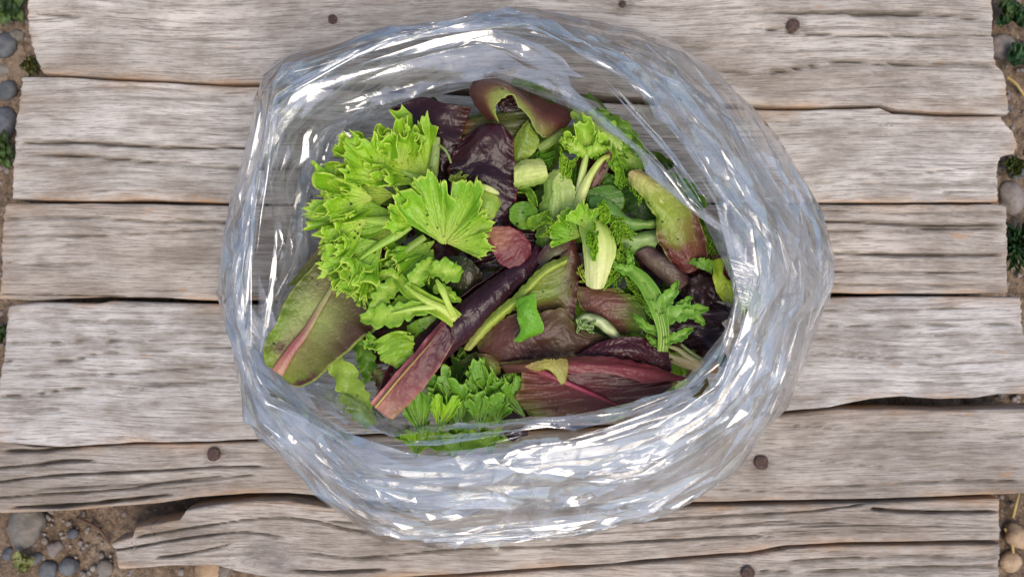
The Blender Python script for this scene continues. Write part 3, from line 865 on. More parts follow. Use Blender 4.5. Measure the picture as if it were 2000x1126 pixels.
def tube(path, rad, cols, flat=1.0, nt=48, na=18, ribs=0.0, nrib=7, seed=0, twist=0.0, capr=1.0):
    """solid stem: path rows (px, py, z cm), radius in photo px"""
    Pp = catmull(np.asarray(path, float), nt)
    G0 = atc(Pp)
    k = (H - Pp[:, 2] / 100) / F
    R = np.interp(np.linspace(0, 1, nt), np.linspace(0, 1, len(rad)), rad) * k
    Tn = np.gradient(G0, axis=0); Tn /= np.linalg.norm(Tn, axis=1, keepdims=True)
    up = np.array([0, 0, 1.0])
    Sd = np.cross(up[None], Tn); Sd /= np.maximum(np.linalg.norm(Sd, axis=1, keepdims=True), 1e-9)
    Nn = np.cross(Tn, Sd)
    a = np.linspace(0, 2 * np.pi, na, endpoint=False)[None, :]
    rr = R[:, None] * (1 + ribs * np.sin(a * nrib + seed) + 0.05 * vnoise(a * 1.2 + 0 * R[:, None], np.linspace(0, 6, nt)[:, None] + seed, 3))
    G = G0[:, None] + Sd[:, None] * (rr * np.cos(a))[..., None] + Nn[:, None] * (rr * np.sin(a) * flat)[..., None]
    e0 = np.repeat(G0[:1, None], na, 1) * capr + G[:1] * (1 - capr)
    e1 = np.repeat(G0[-1:, None], na, 1)
    G = np.concatenate([e0, G, e1], 0)
    tt = np.r_[0, np.linspace(0, 1, nt), 1][:, None] + 0 * a
    ss = 0.5 - 0.5 * np.cos(a) + 0 * tt
    c = colgrid(cols, tt + 0.05 * fbm(tt * 5, ss * 3, seed, 3), ss)
    c = c * (1 + 0.10 * np.sin(a * nrib * 2 + seed))[..., None]
    n = nt + 2
    i = np.arange(n - 1); j = np.arange(na)
    I, J = np.meshgrid(i, j, indexing='ij'); J2 = (J + 1) % na
    fc = np.stack([I * na + J, (I + 1) * na + J, (I + 1) * na + J2, I * na + J2], -1).reshape(-1, 4)
    return G.reshape(-1, 3), fc, np.clip(c, 0.002, 0.9).reshape(-1, 3)


def ribbon(path, hw, cols, teeth=0, tamp=0.5, nt=60, ns=9, seed=0, cup=0.3, wav=0.15, lift=0.0):
    """narrow toothed leaf lobe along a path (px, py, z cm), half width in px"""
    Pp = catmull(np.asarray(path, float), nt)
    W = np.interp(np.linspace(0, 1, nt), np.linspace(0, 1, len(hw)), hw)
    t = np.linspace(0, 1, nt)
    d = np.gradient(Pp[:, :2], axis=0); d /= np.maximum(np.linalg.norm(d, axis=1, keepdims=True), 1e-6)
    nrm = np.stack([-d[:, 1], d[:, 0]], 1)
    s = np.linspace(-1, 1, ns)
    P = np.zeros((nt, ns, 3))
    for side in (-1, 1):
        x = t * teeth + (0.5 if side > 0 else 0) + 0.3 * vnoise(t * 9, 0 * t, seed)
        tw = 1 + (tamp * (1 - np.abs((x % 1) - 0.6) / 0.6) - tamp * 0.4 if teeth else 0)
        w = W * tw
        for j, sj in enumerate(s):
            if (sj >= 0) == (side > 0) or sj == 0:
                P[:, j, :2] = Pp[:, :2] + nrm * (sj * w)[:, None] + d * (abs(sj) ** 2 * W * 0.35 * (1 if teeth else 0))[:, None]
    P[..., 2] = Pp[:, 2][:, None] + cup * (s[None] ** 2) + wav * np.abs(s[None]) * np.sin(t[:, None] * 19 + seed + 1.5 * np.sign(s)[None])
    G = atc(P.reshape(-1, 3)).reshape(nt, ns, 3)
    c = colgrid(cols, t[:, None] + 0 * s[None] + 0.05 * fbm(t[:, None] * 8, s[None] * 2, seed + 3, 2), np.abs(s)[None] + 0 * t[:, None])
    return G.reshape(-1, 3), grid_faces(nt, ns), np.clip(c, 0.002, 0.9).reshape(-1, 3)


def join(parts):
    V, Fc, Cc, o = [], [], [], 0
    for v, f, c in parts:
        V.append(v); Fc.append(f + o); Cc.append(c); o += len(v)
    return np.vstack(V), np.vstack(Fc), np.vstack(Cc)


LEAF_SURF = []                                                      # kept for the water beads


def mesh_obj(name, geo, mat, parent=None, pc=None, thick=0.0005):
    V, Fc, Cc = geo
    me, c0 = new_mesh(name, V, Fc, cols=Cc)
    o = link(name, me, c0, mat, parent, pc)
    if thick:
        m = o.modifiers.new('thickness', 'SOLIDIFY'); m.thickness = thick; m.offset = 0.0
    return o, c0


def piece(name, label, cat, geo, mat, group=None, extra=(), thick=0.0005, wet=True):
    """one leaf or stem; with extra = [(part name, geometry, material, thickness)] it becomes a parent of parts"""
    if wet: LEAF_SURF.append((geo[0], geo[1]))
    if not extra:
        o, _ = mesh_obj(name, geo, mat, thick=thick)
        return tag(o, label, cat, group)
    V = geo[0]
    c = np.array([V[:, 0].mean(), V[:, 1].mean(), V[:, 2].min()])
    r = root(name, c, label, cat, group)
    mesh_obj('blade', geo, mat, r, c, thick)
    for (pn, g2, m2, th) in extra:
        mesh_obj(pn, g2, m2, r, c, th)
    return r


# -- the packed mass under the top layer
rg = np.random.default_rng(5)
parts = []
FILL = [((70, 105, 42), (96, 136, 55)), ((50, 84, 34), (80, 120, 45)), ((58, 28, 32), (84, 44, 46)), ((100, 150, 50), (130, 180, 70)), ((44, 20, 26), (70, 34, 40)), ((84, 70, 44), (104, 100, 56)), ((120, 165, 60), (150, 190, 90))]
for k in range(230):
    th = rg.uniform(0, 2 * np.pi)
    low = k < 150
    lf = 0.5 - 0.5 * math.tanh((abs(((math.degrees(th) - 172) + 180) % 360 - 180) - 72) / 8)
    ri = np.interp(th, TH, R_I)
    zz = rg.uniform(1.8, 6.0) if low else rg.uniform(6.0, 8.2) - 1.8 * lf
    rr = np.sqrt(rg.random()) * (ri * 1.0 - 34) if not low else np.sqrt(rg.uniform(0.2, 1.0)) * (ri * (1.10 - 0.36 * lf) - 26)
    cx, cy = BC[0] + rr * np.cos(th), BC[1] - rr * np.sin(th)
    aa = rg.uniform(0, np.pi * 2); L = rg.uniform(55, 120)
    if not low:
        edge_room = (ri - rr)
        L = min(L, 40 + edge_room * 0.6)
    ci, co = FILL[rg.integers(len(FILL))]
    dz = rg.uniform(-1.0, 1.0)
    pth = [(cx - L * np.cos(aa) * 0.5, cy + L * np.sin(aa) * 0.5, zz - dz), (cx + rg.normal(0, 8), cy + rg.normal(0, 8), zz + rg.uniform(-.3, .5)), (cx + L * np.cos(aa) * 0.5, cy - L * np.sin(aa) * 0.5, zz + dz)]
    hw = [4, rg.uniform(16, 34), rg.uniform(14, 34), 3]
    parts.append(ribbon(pth, hw, [[ci, co]], teeth=int(rg.integers(0, 9)), tamp=rg.uniform(0.1, 0.6), nt=30, ns=9, seed=k, cup=rg.uniform(-0.8, 0.8), wav=rg.uniform(0.1, 0.45)))
o, _ = mesh_obj('salad_mass', join(parts), M_GREEN, thick=0.0)
tag(o, 'mixed salad leaves packed deep in the bag below the top layer', 'salad', kind='stuff')
# light green leaves pressed against the film, read through it
CL = ((182, 214, 106), (152, 202, 58), (138, 196, 46))
CD = ((144, 188, 74), (122, 178, 46), (114, 174, 40))
BR = ((120, 165, 62), (118, 175, 50), (100, 160, 40))
DG = ((128, 172, 80), (108, 164, 56), (98, 156, 46))

# ---- left: red-backed romaine leaf lying over the film
lift = lambda cs, dz: [[(x, y, z + dz) for x, y, z in k] for k in cs]
romaine = patch(lift([[(537, 716, 9.4), (521, 713, 9.6), (514, 683, 9.6), (524, 652, 9.5), (540, 630, 9.5), (553, 593, 9.4), (578, 556, 9.3), (603, 529, 9.2), (632, 500, 8.9)],
                 [(541, 724, 9.0), (556, 702, 8.9), (571, 681, 8.8), (599, 646, 8.7), (624, 603, 8.6), (645, 568, 8.5), (662, 528, 8.4), (676, 500, 8.3)],
                 [(562, 748, 9.1), (587, 755, 9.4), (617, 740, 9.5), (642, 718, 9.4), (678, 688, 9.3), (708, 661, 9.2), (734, 642, 9.0), (724, 600, 8.9), (700, 560, 8.8)]], 1.6),
                [[(118, 150, 44), (140, 146, 86), (112, 138, 46)], [(108, 146, 42), (136, 138, 92), (100, 108, 50)], [(100, 130, 46), (146, 166, 104), (78, 56, 48)], [(92, 106, 48), (112, 116, 78), (60, 36, 40)], [(76, 62, 50), (92, 70, 66), (54, 31, 36)]],
                nt=110, ns=64, seed=3, blister=1.3, veins=8, mid=0.42, vcol=0.12, mot=((80, 54, 50), 0.14, 3.0), edge=(140, 164, 76))
rib = tube(lift([[(541, 727, 9.3), (556, 703, 9.25), (571, 681, 9.15), (599, 646, 9.05), (624, 603, 8.95), (645, 568, 8.85), (662, 528, 8.7)]], 1.6)[0], [13, 10, 8.5, 7, 6, 4.5, 3],
           [[(205, 150, 140), (176, 128, 118), (200, 160, 145)], [(186, 110, 122), (150, 90, 100), (176, 120, 124)], [(172, 128, 126), (150, 120, 106), (158, 160, 112)], [(176, 190, 130), (150, 156, 106), (140, 120, 100)], [(130, 120, 90), (120, 92, 84), (110, 80, 76)]], flat=0.5, ribs=0.06, seed=2)
piece('romaine_leaf', 'green romaine leaf with pink midrib and brown-red inner half, lowest at the left film', 'lettuce leaf', romaine, M_GREEN, extra=[('midrib', rib, M_STEM, 0)])
# purplish leaf edge behind it, under the curly lettuce
piece('romaine_leaf', 'brownish green leaf edge between the curly lettuce and the left film', 'lettuce leaf',
      patch([[(560, 560, 8.0), (585, 530, 8.2), (615, 490, 8.4), (640, 455, 8.4)], [(600, 545, 8.0), (625, 515, 8.3), (645, 490, 8.3), (668, 460, 8.2)]], [[(110, 130, 56), (120, 140, 60)], [(110, 84, 68), (120, 96, 72)]], seed=5, nt=40, ns=20), M_GREEN)

# ---- top left: dark maroon leaves
d1 = patch([[(762, 214, 9.6), (782, 258, 9.8), (812, 310, 9.8), (838, 356, 9.6)], [(824, 191, 10.2), (832, 240, 10.5), (846, 300, 10.2), (858, 360, 9.8)], [(868, 203, 10.6), (866, 250, 10.7), (872, 300, 10.3), (880, 360, 9.9)], [(919, 210, 10.4), (908, 246, 10.3), (899, 288, 10.1), (895, 352, 9.8)]],
           [[(54, 28, 34), (60, 30, 34), (62, 34, 36), (78, 52, 36)], [(46, 24, 30), (52, 27, 32), (54, 28, 33), (60, 36, 34)], [(40, 20, 27), (44, 22, 28), (44, 22, 28), (44, 24, 28)]], seed=8, blister=1.6, wave=0.5, veins=5, vcol=0.05, edge=(96, 48, 50))
piece('red_lettuce_leaf', 'dark maroon leaf at the upper left, its flat torn top under the film', 'lettuce leaf', d1, M_DARK)
d2 = patch([[(899, 268, 10.5), (880, 305, 10.7), (876, 350, 10.6), (900, 432, 10.1)], [(934, 246, 11.0), (918, 300, 11.3), (920, 360, 11.2), (938, 438, 10.4)], [(976, 243, 11.3), (968, 300, 11.0), (968, 370, 11.2), (968, 446, 10.4)], [(1001, 266, 10.9), (1006, 320, 10.7), (1011, 390, 10.5), (998, 448, 10.1)]],
           [[(78, 44, 44), (70, 36, 38), (66, 34, 38), (74, 36, 40)], [(50, 26, 32), (48, 24, 30), (50, 26, 32), (60, 30, 34)], [(46, 22, 29), (44, 22, 28), (46, 23, 30), (56, 28, 33)]], seed=9, blister=1.8, wave=0.7, veins=5, vcol=0.05, edge=(104, 52, 54))
piece('red_lettuce_leaf', 'glossy dark maroon leaf right of the curly lettuce, rounded top, wet sheen', 'lettuce leaf', d2, M_DARK)
d3 = patch([[(880, 440, 8.6), (900, 480, 8.8), (930, 530, 8.8)], [(960, 430, 9.3), (980, 470, 9.4), (985, 520, 9.2)], [(1040, 430, 8.8), (1050, 470, 9.0), (1030, 530, 8.8)]], [[(50, 24, 30), (56, 26, 32)], [(44, 20, 28), (50, 24, 30)]], seed=12, wave=0.5)
piece('red_lettuce_leaf', 'shaded maroon leaf under the small pink-brown leaf in the middle', 'lettuce leaf', d3, M_DARK)
piece('stem_piece', 'short pale green stem with a thin tendril lying on the dark maroon leaf', 'stem',
      join([tube([(853, 268, 11.9), (850, 300, 11.9), (846, 330, 11.6), (843, 350, 11.2)], [7, 9, 10, 11], [[(150, 170, 110)], [(128, 156, 92)], [(140, 168, 96)]], flat=0.7, ribs=0.05, nrib=6), tube([(858, 284, 12.0), (868, 291, 12.1), (876, 304, 12.0), (881, 319, 11.9)], [3.2, 3, 2.6, 2.2], [[(128, 150, 92)]], nt=20, na=8)]), M_STEM, thick=0)

# ---- top: curled red leaf with green lip, and greens round it
scarf = patch([[(962, 237, 10.6), (937, 218, 10.4), (920, 186, 10.2), (930, 153, 10.0), (976, 156, 9.9), (1022, 178, 9.8), (1072, 200, 9.7), (1106, 216, 9.7), (1116, 232, 9.6)],
               [(966, 232, 11.6), (950, 207, 11.7), (942, 180, 11.6), (960, 164, 11.5), (992, 170, 11.5), (1024, 194, 11.4), (1058, 222, 11.2), (1092, 236, 10.8), (1107, 246, 10.4)],
               [(974, 238, 11.9), (968, 221, 12.1), (972, 201, 12.2), (986, 188, 12.2), (1003, 187, 12.2), (1014, 208, 12.0), (1034, 230, 11.8), (1060, 267, 11.2), (1090, 254, 10.4)]],
              [[(100, 56, 54), (120, 78, 60), (150, 168, 76)], [(100, 58, 56), (124, 86, 66), (156, 176, 86)], [(104, 64, 58), (118, 84, 64), (158, 178, 92)], [(94, 58, 48), (108, 74, 58), (146, 166, 80)], [(92, 54, 50), (98, 58, 52), (134, 142, 74)], [(92, 52, 50), (88, 48, 46), (92, 56, 50)]],
              nt=120, ns=40, seed=14, zs=1.0, blister=1.1, mot=((86, 46, 46), 0.16, 4.0), vcol=0.1, serr=2.0, edge=(168, 186, 100))
piece('red_lettuce_leaf', 'curled red-brown leaf with pale green lip, topmost of the salad', 'lettuce leaf', scarf, M_RED)
piece('red_lettuce_leaf', 'dark sheet in place of the shade inside the curled red-brown leaf at the top', 'lettuce leaf', patch([[(965, 190, 9.8), (985, 225, 9.7), (1030, 235, 9.6)], [(1000, 178, 9.8), (1030, 210, 9.8), (1062, 240, 9.6)]], [[(58, 30, 34)], [(46, 22, 28)]], nt=30, ns=20, seed=2), M_DARK)  # dark maroon sheet put in as the shade inside the curl
piece('lettuce_leaf', 'olive green leaf lying flat behind the rounded dark maroon leaf', 'lettuce leaf',
      patch([[(902, 236, 9.7), (905, 262, 9.9), (930, 275, 9.8)], [(950, 226, 9.9), (965, 250, 10.0), (985, 285, 9.9)], [(1030, 214, 9.8), (1036, 238, 10.0), (1020, 290, 9.8)]], [[(92, 78, 44), (76, 84, 50), (84, 100, 62)], [(112, 82, 46), (70, 70, 40), (90, 104, 60)]], nt=50, ns=40, seed=17), M_GREEN)
piece('lettuce_leaf', 'light green folded leaf beside the rounded dark maroon leaf', 'lettuce leaf',
      patch([[(1031, 234, 10.6), (1012, 258, 10.2), (1000, 280, 10.0), (998, 320, 9.9)], [(1034, 240, 11.0), (1026, 268, 10.9), (1014, 296, 10.5), (1008, 322, 10.2)], [(1036, 246, 10.6), (1054, 276, 10.3), (1044, 296, 10.1), (1018, 320, 10.0)]], [[(140, 168, 78), (124, 156, 66), (130, 160, 70)], [(128, 160, 70), (104, 136, 52), (150, 182, 88)]], nt=50, ns=32, seed=18), M_GREEN)
piece('stem_piece', 'smooth pale green stem under the right end of the curled red leaf', 'stem', tube([(1052, 290, 10.2), (1072, 278, 10.3), (1095, 262, 10.0)], [9, 10, 9], [[(138, 164, 92), (120, 148, 76)]], ribs=0.03), M_STEM, thick=0)
chunk = patch([[(1003, 320, 10.3), (1030, 311, 10.4), (1060, 311, 10.3)], [(1003, 332, 11.2), (1034, 326, 11.3), (1067, 326, 11.1)], [(1004, 352, 11.2), (1038, 346, 11.3), (1069, 340, 11.1)], [(1007, 370, 10.3), (1040, 364, 10.3), (1067, 354, 10.2)]],
              [[(168, 190, 120), (196, 212, 140), (182, 204, 124), (120, 156, 76)], [(176, 194, 122), (200, 214, 150), (188, 208, 134), (130, 164, 84)]], nt=50, ns=40, seed=19, veins=0, blister=1.3, vcol=0, ends=3)
piece('stem_piece', 'chunky cut pale stem end against the dark maroon leaf', 'stem', chunk, M_STEM)
big = patch([[(1098, 331, 10.2), (1070, 345, 10.0), (1061, 375, 9.9), (1053, 412, 9.7), (1048, 462, 9.4), (1050, 485, 9.2)], [(1100, 330, 10.7), (1080, 352, 11.0), (1077, 385, 11.0), (1071, 425, 10.7), (1060, 480, 10.0)],
             [(1101, 331, 10.6), (1096, 352, 10.8), (1098, 385, 10.8), (1096, 420, 10.5), (1078, 478, 9.8)], [(1103, 332, 10.4), (1117, 356, 10.6), (1125, 388, 10.4), (1124, 418, 10.1), (1094, 468, 9.5)]],
            [[(164, 190, 118), (176, 198, 128), (180, 200, 130)], [(128, 168, 88), (160, 192, 112), (166, 194, 116)], [(120, 162, 80), (150, 184, 104), (150, 186, 100)], [(102, 148, 64), (124, 162, 80), (112, 156, 66)]], nt=80, ns=56, seed=20, veins=0, blister=1.6, vcol=0, serr=3, wave=0.25)
bigribs = join([tube([(1098 - i * 4, 334 + abs(i) * 4, 10.85 + 0.1 * math.cos(i)), (1092 - i * 8, 375, 11.05), (1086 - i * 9, 425, 10.8), (1070 - i * 6, 470, 10.2)], [0.8, 1.5, 1.5, 0.8], [[(180, 204, 134)], [(150, 184, 104)], [(128, 168, 82)]], nt=30, na=8, flat=0.6) for i in (-2.2, -1, 0.2, 1.3, 2.3)])
piece('romaine_leaf', 'broad pale green ribbed leaf base standing upright in the middle', 'lettuce leaf', big, M_STEM)
disc = patch([[(1012, 446, 10.2), (997, 430, 10.9), (996, 410, 11.0), (1006, 396, 10.6)], [(1024, 448, 10.0), (1019, 428, 10.2), (1019, 408, 10.3), (1022, 393, 10.4)], [(1040, 446, 10.2), (1048, 432, 10.8), (1050, 412, 10.9), (1040, 395, 10.6)]], [[(98, 148, 50), (110, 160, 60), (92, 142, 44)], [(110, 164, 56), (84, 138, 44), (104, 158, 52)]], nt=50, ns=40, seed=21, blister=1.0)
piece('baby_lettuce_leaf', 'small round cupped green leaf with a pointed wing, left of the ribbed leaf base', 'lettuce leaf', join([disc, ribbon([(1030, 444, 10.2), (1046, 432, 10.5), (1060, 425, 10.6), (1073, 413, 10.6)], [12, 12, 10, 3], [[(112, 160, 54), (132, 176, 66)]], teeth=2, tamp=0.2, nt=30, cup=0.4)]), M_GREEN)
piece('lettuce_leaf', 'thin curved green leaf tip above the small round cupped leaf', 'lettuce leaf', ribbon([(1010, 372, 10.0), (1030, 372, 10.5), (1040, 388, 10.6), (1047, 405, 10.3)], [4, 7, 8, 4], [[(96, 144, 50), (126, 172, 62)]], nt=30, cup=0.5), M_GREEN)


def frisee(rib, hw, lobes, cols, seed=0, rteeth=0, ramp=0.3, cup=0.35):
    """finely cut endive leaf: a flat rib with toothed side lobes (each a list of px points with its half widths)"""
    g = [ribbon(rib, hw, cols, teeth=rteeth, tamp=ramp, nt=70, ns=11, seed=seed, cup=cup, wav=0.08)]
    for k, (pts, w, nt_) in enumerate(lobes):
        g.append(ribbon(pts, w, cols[-1:] if len(cols) > 1 else cols, teeth=nt_, tamp=0.65, nt=40, ns=9, seed=seed + 3 * k + 1, cup=0.22, wav=0.10))
    return join(g)


def auto_lobes(rib, n, l0, l1, ang, seed, z=0.0, w=6.0, t0=0.15, t1=0.98):
    rgl = np.random.default_rng(seed)
    Pp = catmull(np.asarray(rib, float), 100)
    out = []
    for k in range(n):
        t = t0 + (t1 - t0) * (k + 0.5 * rgl.random()) / n
        i = min(int(t * 99), 97)
        d = Pp[i + 1, :2] - Pp[i, :2]; a = math.atan2(d[1], d[0])
        sg = 1 if k % 2 else -1
        L = 1.15 * (l0 + (l1 - l0) * rgl.random())
        b = a + sg * math.radians(ang + rgl.normal(0, 12))
        b2 = b - sg * math.radians(rgl.uniform(10, 45))
        p0 = Pp[i]; p1 = p0 + np.r_[0.5 * L * math.cos(b), 0.5 * L * math.sin(b), z + rgl.uniform(-.1, .35)]
        p2 = p1 + np.r_[0.5 * L * math.cos(b2), 0.5 * L * math.sin(b2), rgl.uniform(-.3, .35)]
        out.append(([p0, p1, p2], [w * 0.95, w * 0.75, w * 0.5, 0.6], int(rgl.integers(1, 4))))
    return out


FG = [[(165, 200, 110), (140, 188, 70)], [(140, 190, 70), (126, 182, 50)]]
rib = [(1136, 330, 10.6), (1142, 308, 11.3), (1143, 285, 11.6), (1135, 258, 11.5), (1128, 236, 11.2)]
k1 = join([fan(1143, 306, 11.1, 98, 74, 52, 11.8, nr=4, amp=0.35, seed=31, teeth=12, cols=((190, 214, 130), (150, 196, 70), (134, 186, 54)), tan=0.10, curl=0.16, lob=0.55),
           ribbon([(1144, 300, 11.4), (1122, 288, 11.7), (1094, 271, 11.6)], [9, 13, 4], [[(170, 206, 100), (134, 186, 54)]], teeth=4, tamp=0.55, nt=40, cup=0.2, wav=0.12), ribbon([(1146, 302, 11.4), (1164, 292, 11.7), (1184, 291, 11.5)], [9, 12, 3], [[(170, 206, 100), (134, 186, 54)]], teeth=3, tamp=0.55, nt=40, cup=0.2, wav=0.12)])
st = tube([(1128, 400, 10.2), (1131, 370, 10.6), (1138, 335, 10.9), (1146, 300, 11.4)], [9, 7, 7, 5], [[(206, 222, 170)], [(200, 218, 160)], [(170, 200, 110)]], flat=0.7, ribs=0.05)
piece('endive_leaf', 'pale stemmed frizzy endive sprig standing at the upper centre', 'endive leaf', k1, M_GREEN, extra=[('stalk', st, M_STEM, 0)])
back = patch([[(1186, 290, 10.8), (1172, 322, 10.7), (1150, 362, 10.4), (1135, 400, 10.0)], [(1196, 303, 10.7), (1186, 335, 10.6), (1162, 372, 10.3), (1140, 410, 9.8)]], [[(96, 62, 56), (92, 66, 56)], [(104, 80, 64), (112, 92, 70)]], nt=40, ns=18, seed=33, wave=0.2)
st = tube([(1190, 305, 11.3), (1180, 308, 11.5), (1168, 320, 11.4), (1150, 348, 11.2), (1136, 380, 10.8), (1128, 408, 10.4)], [4, 6, 7, 9, 10, 9], [[(166, 186, 84)], [(190, 210, 120)], [(206, 222, 160)], [(196, 214, 150)]], flat=0.7, ribs=0.05)
piece('red_lettuce_leaf', 'narrow brownish leaf with a thick pale stalk beside the endive sprig', 'lettuce leaf', back, M_RED, extra=[('stalk', st, M_STEM, 0)])
rib = [(1114, 216, 10.2), (1142, 230, 10.6), (1175, 254, 10.8), (1212, 282, 10.6), (1254, 334, 10.1)]
l1 = join([patch([[(1112, 226, 10.0), (1140, 246, 10.3), (1168, 272, 10.4), (1196, 300, 10.3), (1236, 334, 10.0)], [(1116, 218, 10.4), (1146, 234, 10.8), (1178, 256, 10.9), (1212, 284, 10.7), (1248, 332, 10.2)], [(1122, 212, 10.1), (1156, 222, 10.5), (1192, 242, 10.6), (1226, 272, 10.4), (1256, 332, 10.0)]],
                  [[(150, 190, 84), (170, 206, 110), (146, 190, 76)], [(130, 184, 58), (164, 204, 104), (132, 186, 58)], [(126, 178, 54), (156, 198, 96), (124, 178, 52)]], nt=110, ns=40, seed=41, serr=9, steeth=9, veins=7, blister=1.0, ruffle=0.5, rfreq=6, notch=16)]
          + [ribbon(pp, ww, [[(140, 190, 66), (126, 180, 54)]], teeth=3, tamp=0.5, nt=40, ns=9, seed=q, cup=0.2, wav=0.12) for q, (pp, ww) in enumerate([([(1166, 262, 10.6), (1160, 286, 10.7), (1164, 312, 10.5)], [9, 9, 2]), ([(1192, 292, 10.5), (1196, 318, 10.7), (1212, 338, 10.5)], [9, 8, 2]), ([(1216, 286, 10.6), (1240, 290, 10.6), (1262, 306, 10.3)], [9, 8, 2]), ([(1150, 240, 10.7), (1136, 258, 10.8), (1120, 264, 10.7)], [8, 7, 2])])])
piece('endive_leaf', 'long light green endive leaf along the upper right film edge', 'endive leaf', l1, M_GREEN)
rib = [(1150, 244, 10.0), (1180, 275, 10.3), (1200, 315, 10.5), (1214, 345, 10.3), (1218, 366, 10.1)]
l2 = frisee(rib, [10, 14, 11, 9, 2], auto_lobes(rib, 7, 24, 40, 42, 6, 0.0, 7), [[(150, 194, 88), (126, 180, 58)], [(134, 186, 66), (118, 172, 54)]], 44, 0)
piece('endive_leaf', 'green endive leaf tip hanging down beside the round spinach leaf', 'endive leaf', l2, M_GREEN)
for (px, py, a, sd, lb) in [(1085, 300, 200, 51, 'shaded frizzy endive bits left of the pale stemmed sprig'), (1120, 320, 265, 52, 'small green endive tuft behind the two pale stalks')]:
    rib = [(px, py, 9.4), (px + 25 * math.cos(math.radians(a)), py - 25 * math.sin(math.radians(a)), 9.8), (px + 52 * math.cos(math.radians(a)), py - 52 * math.sin(math.radians(a)), 9.6)]
    piece('endive_leaf', lb, 'endive leaf', frisee(rib, [6, 6, 3], auto_lobes(rib, 8, 20, 34, 60, sd, 0.0, 5), [[(96, 150, 60), (90, 146, 46)]], sd), M_GREEN)
# spinach and dark greens
spin = patch([[(1160, 412, 10.3), (1146, 396, 10.5), (1150, 372, 10.6), (1178, 362, 10.5)], [(1178, 414, 10.6), (1180, 394, 10.7), (1184, 376, 10.7), (1190, 361, 10.5)], [(1206, 416, 10.3), (1219, 400, 10.4), (1216, 378, 10.5), (1196, 362, 10.5)]], [[(84, 130, 56), (78, 126, 52), (80, 128, 52)], [(82, 132, 56), (92, 140, 64), (76, 124, 50)]], nt=50, ns=40, seed=55, blister=0.6, edge=(110, 150, 70))
piece('spinach_leaf', 'smooth round green spinach leaf right of the endive stalks', 'spinach leaf', spin, M_GREEN)
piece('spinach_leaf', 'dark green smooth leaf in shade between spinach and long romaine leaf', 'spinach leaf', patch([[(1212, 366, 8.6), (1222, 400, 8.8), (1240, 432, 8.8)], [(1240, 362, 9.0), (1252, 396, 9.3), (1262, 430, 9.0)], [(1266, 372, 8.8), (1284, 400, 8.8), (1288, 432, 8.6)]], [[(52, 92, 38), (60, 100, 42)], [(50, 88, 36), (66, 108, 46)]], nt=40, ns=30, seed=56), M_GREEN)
piece('spinach_leaf', 'narrow dark green leaf above the round spinach leaf', 'spinach leaf', ribbon([(1170, 340, 9.9), (1190, 352, 10.1), (1206, 368, 9.9)], [8, 12, 3], [[(70, 116, 48), (80, 126, 52)]], nt=30), M_GREEN)
nst = patch([[(1152, 384, 10.6), (1172, 384, 10.9), (1200, 400, 10.9), (1228, 424, 10.8), (1255, 430, 10.7), (1283, 430, 10.6)], [(1150, 396, 11.1), (1176, 402, 11.4), (1202, 420, 11.5), (1228, 434, 11.3), (1256, 437, 11.1), (1284, 437, 10.9)], [(1156, 410, 10.6), (1180, 424, 10.8), (1200, 440, 10.8), (1226, 450, 10.7), (1256, 447, 10.6), (1283, 444, 10.5)]],
            [[(86, 138, 66), (94, 146, 72), (78, 130, 56)], [(96, 148, 74), (112, 162, 92), (84, 136, 60)], [(96, 146, 70), (120, 166, 90), (86, 136, 60)], [(104, 150, 76), (140, 172, 100), (92, 140, 66)]], nt=70, ns=36, seed=57, blister=0.8, vcol=0.1, veins=3)
piece('spinach_leaf', 'folded dark green leaf tapering to a wet stalk at the right', 'spinach leaf', nst, M_GREEN)
piece('stem_piece', 'flat pale green ribbed stem below the folded dark green leaf', 'stem', join([patch([[(1188, 450, 10.0), (1230, 456, 10.1), (1284, 448, 10.0)], [(1190, 462, 10.5), (1232, 468, 10.7), (1287, 460, 10.5)], [(1196, 474, 10.3), (1236, 482, 10.4), (1285, 472, 10.2)], [(1206, 488, 9.8), (1240, 496, 9.8), (1276, 488, 9.7)]], [[(84, 134, 66), (140, 176, 116), (116, 158, 92), (64, 112, 46)], [(96, 142, 76), (156, 186, 132), (140, 174, 116), (70, 120, 50)]], nt=60, ns=40, seed=58, veins=0, vcol=0)]), M_STEM)
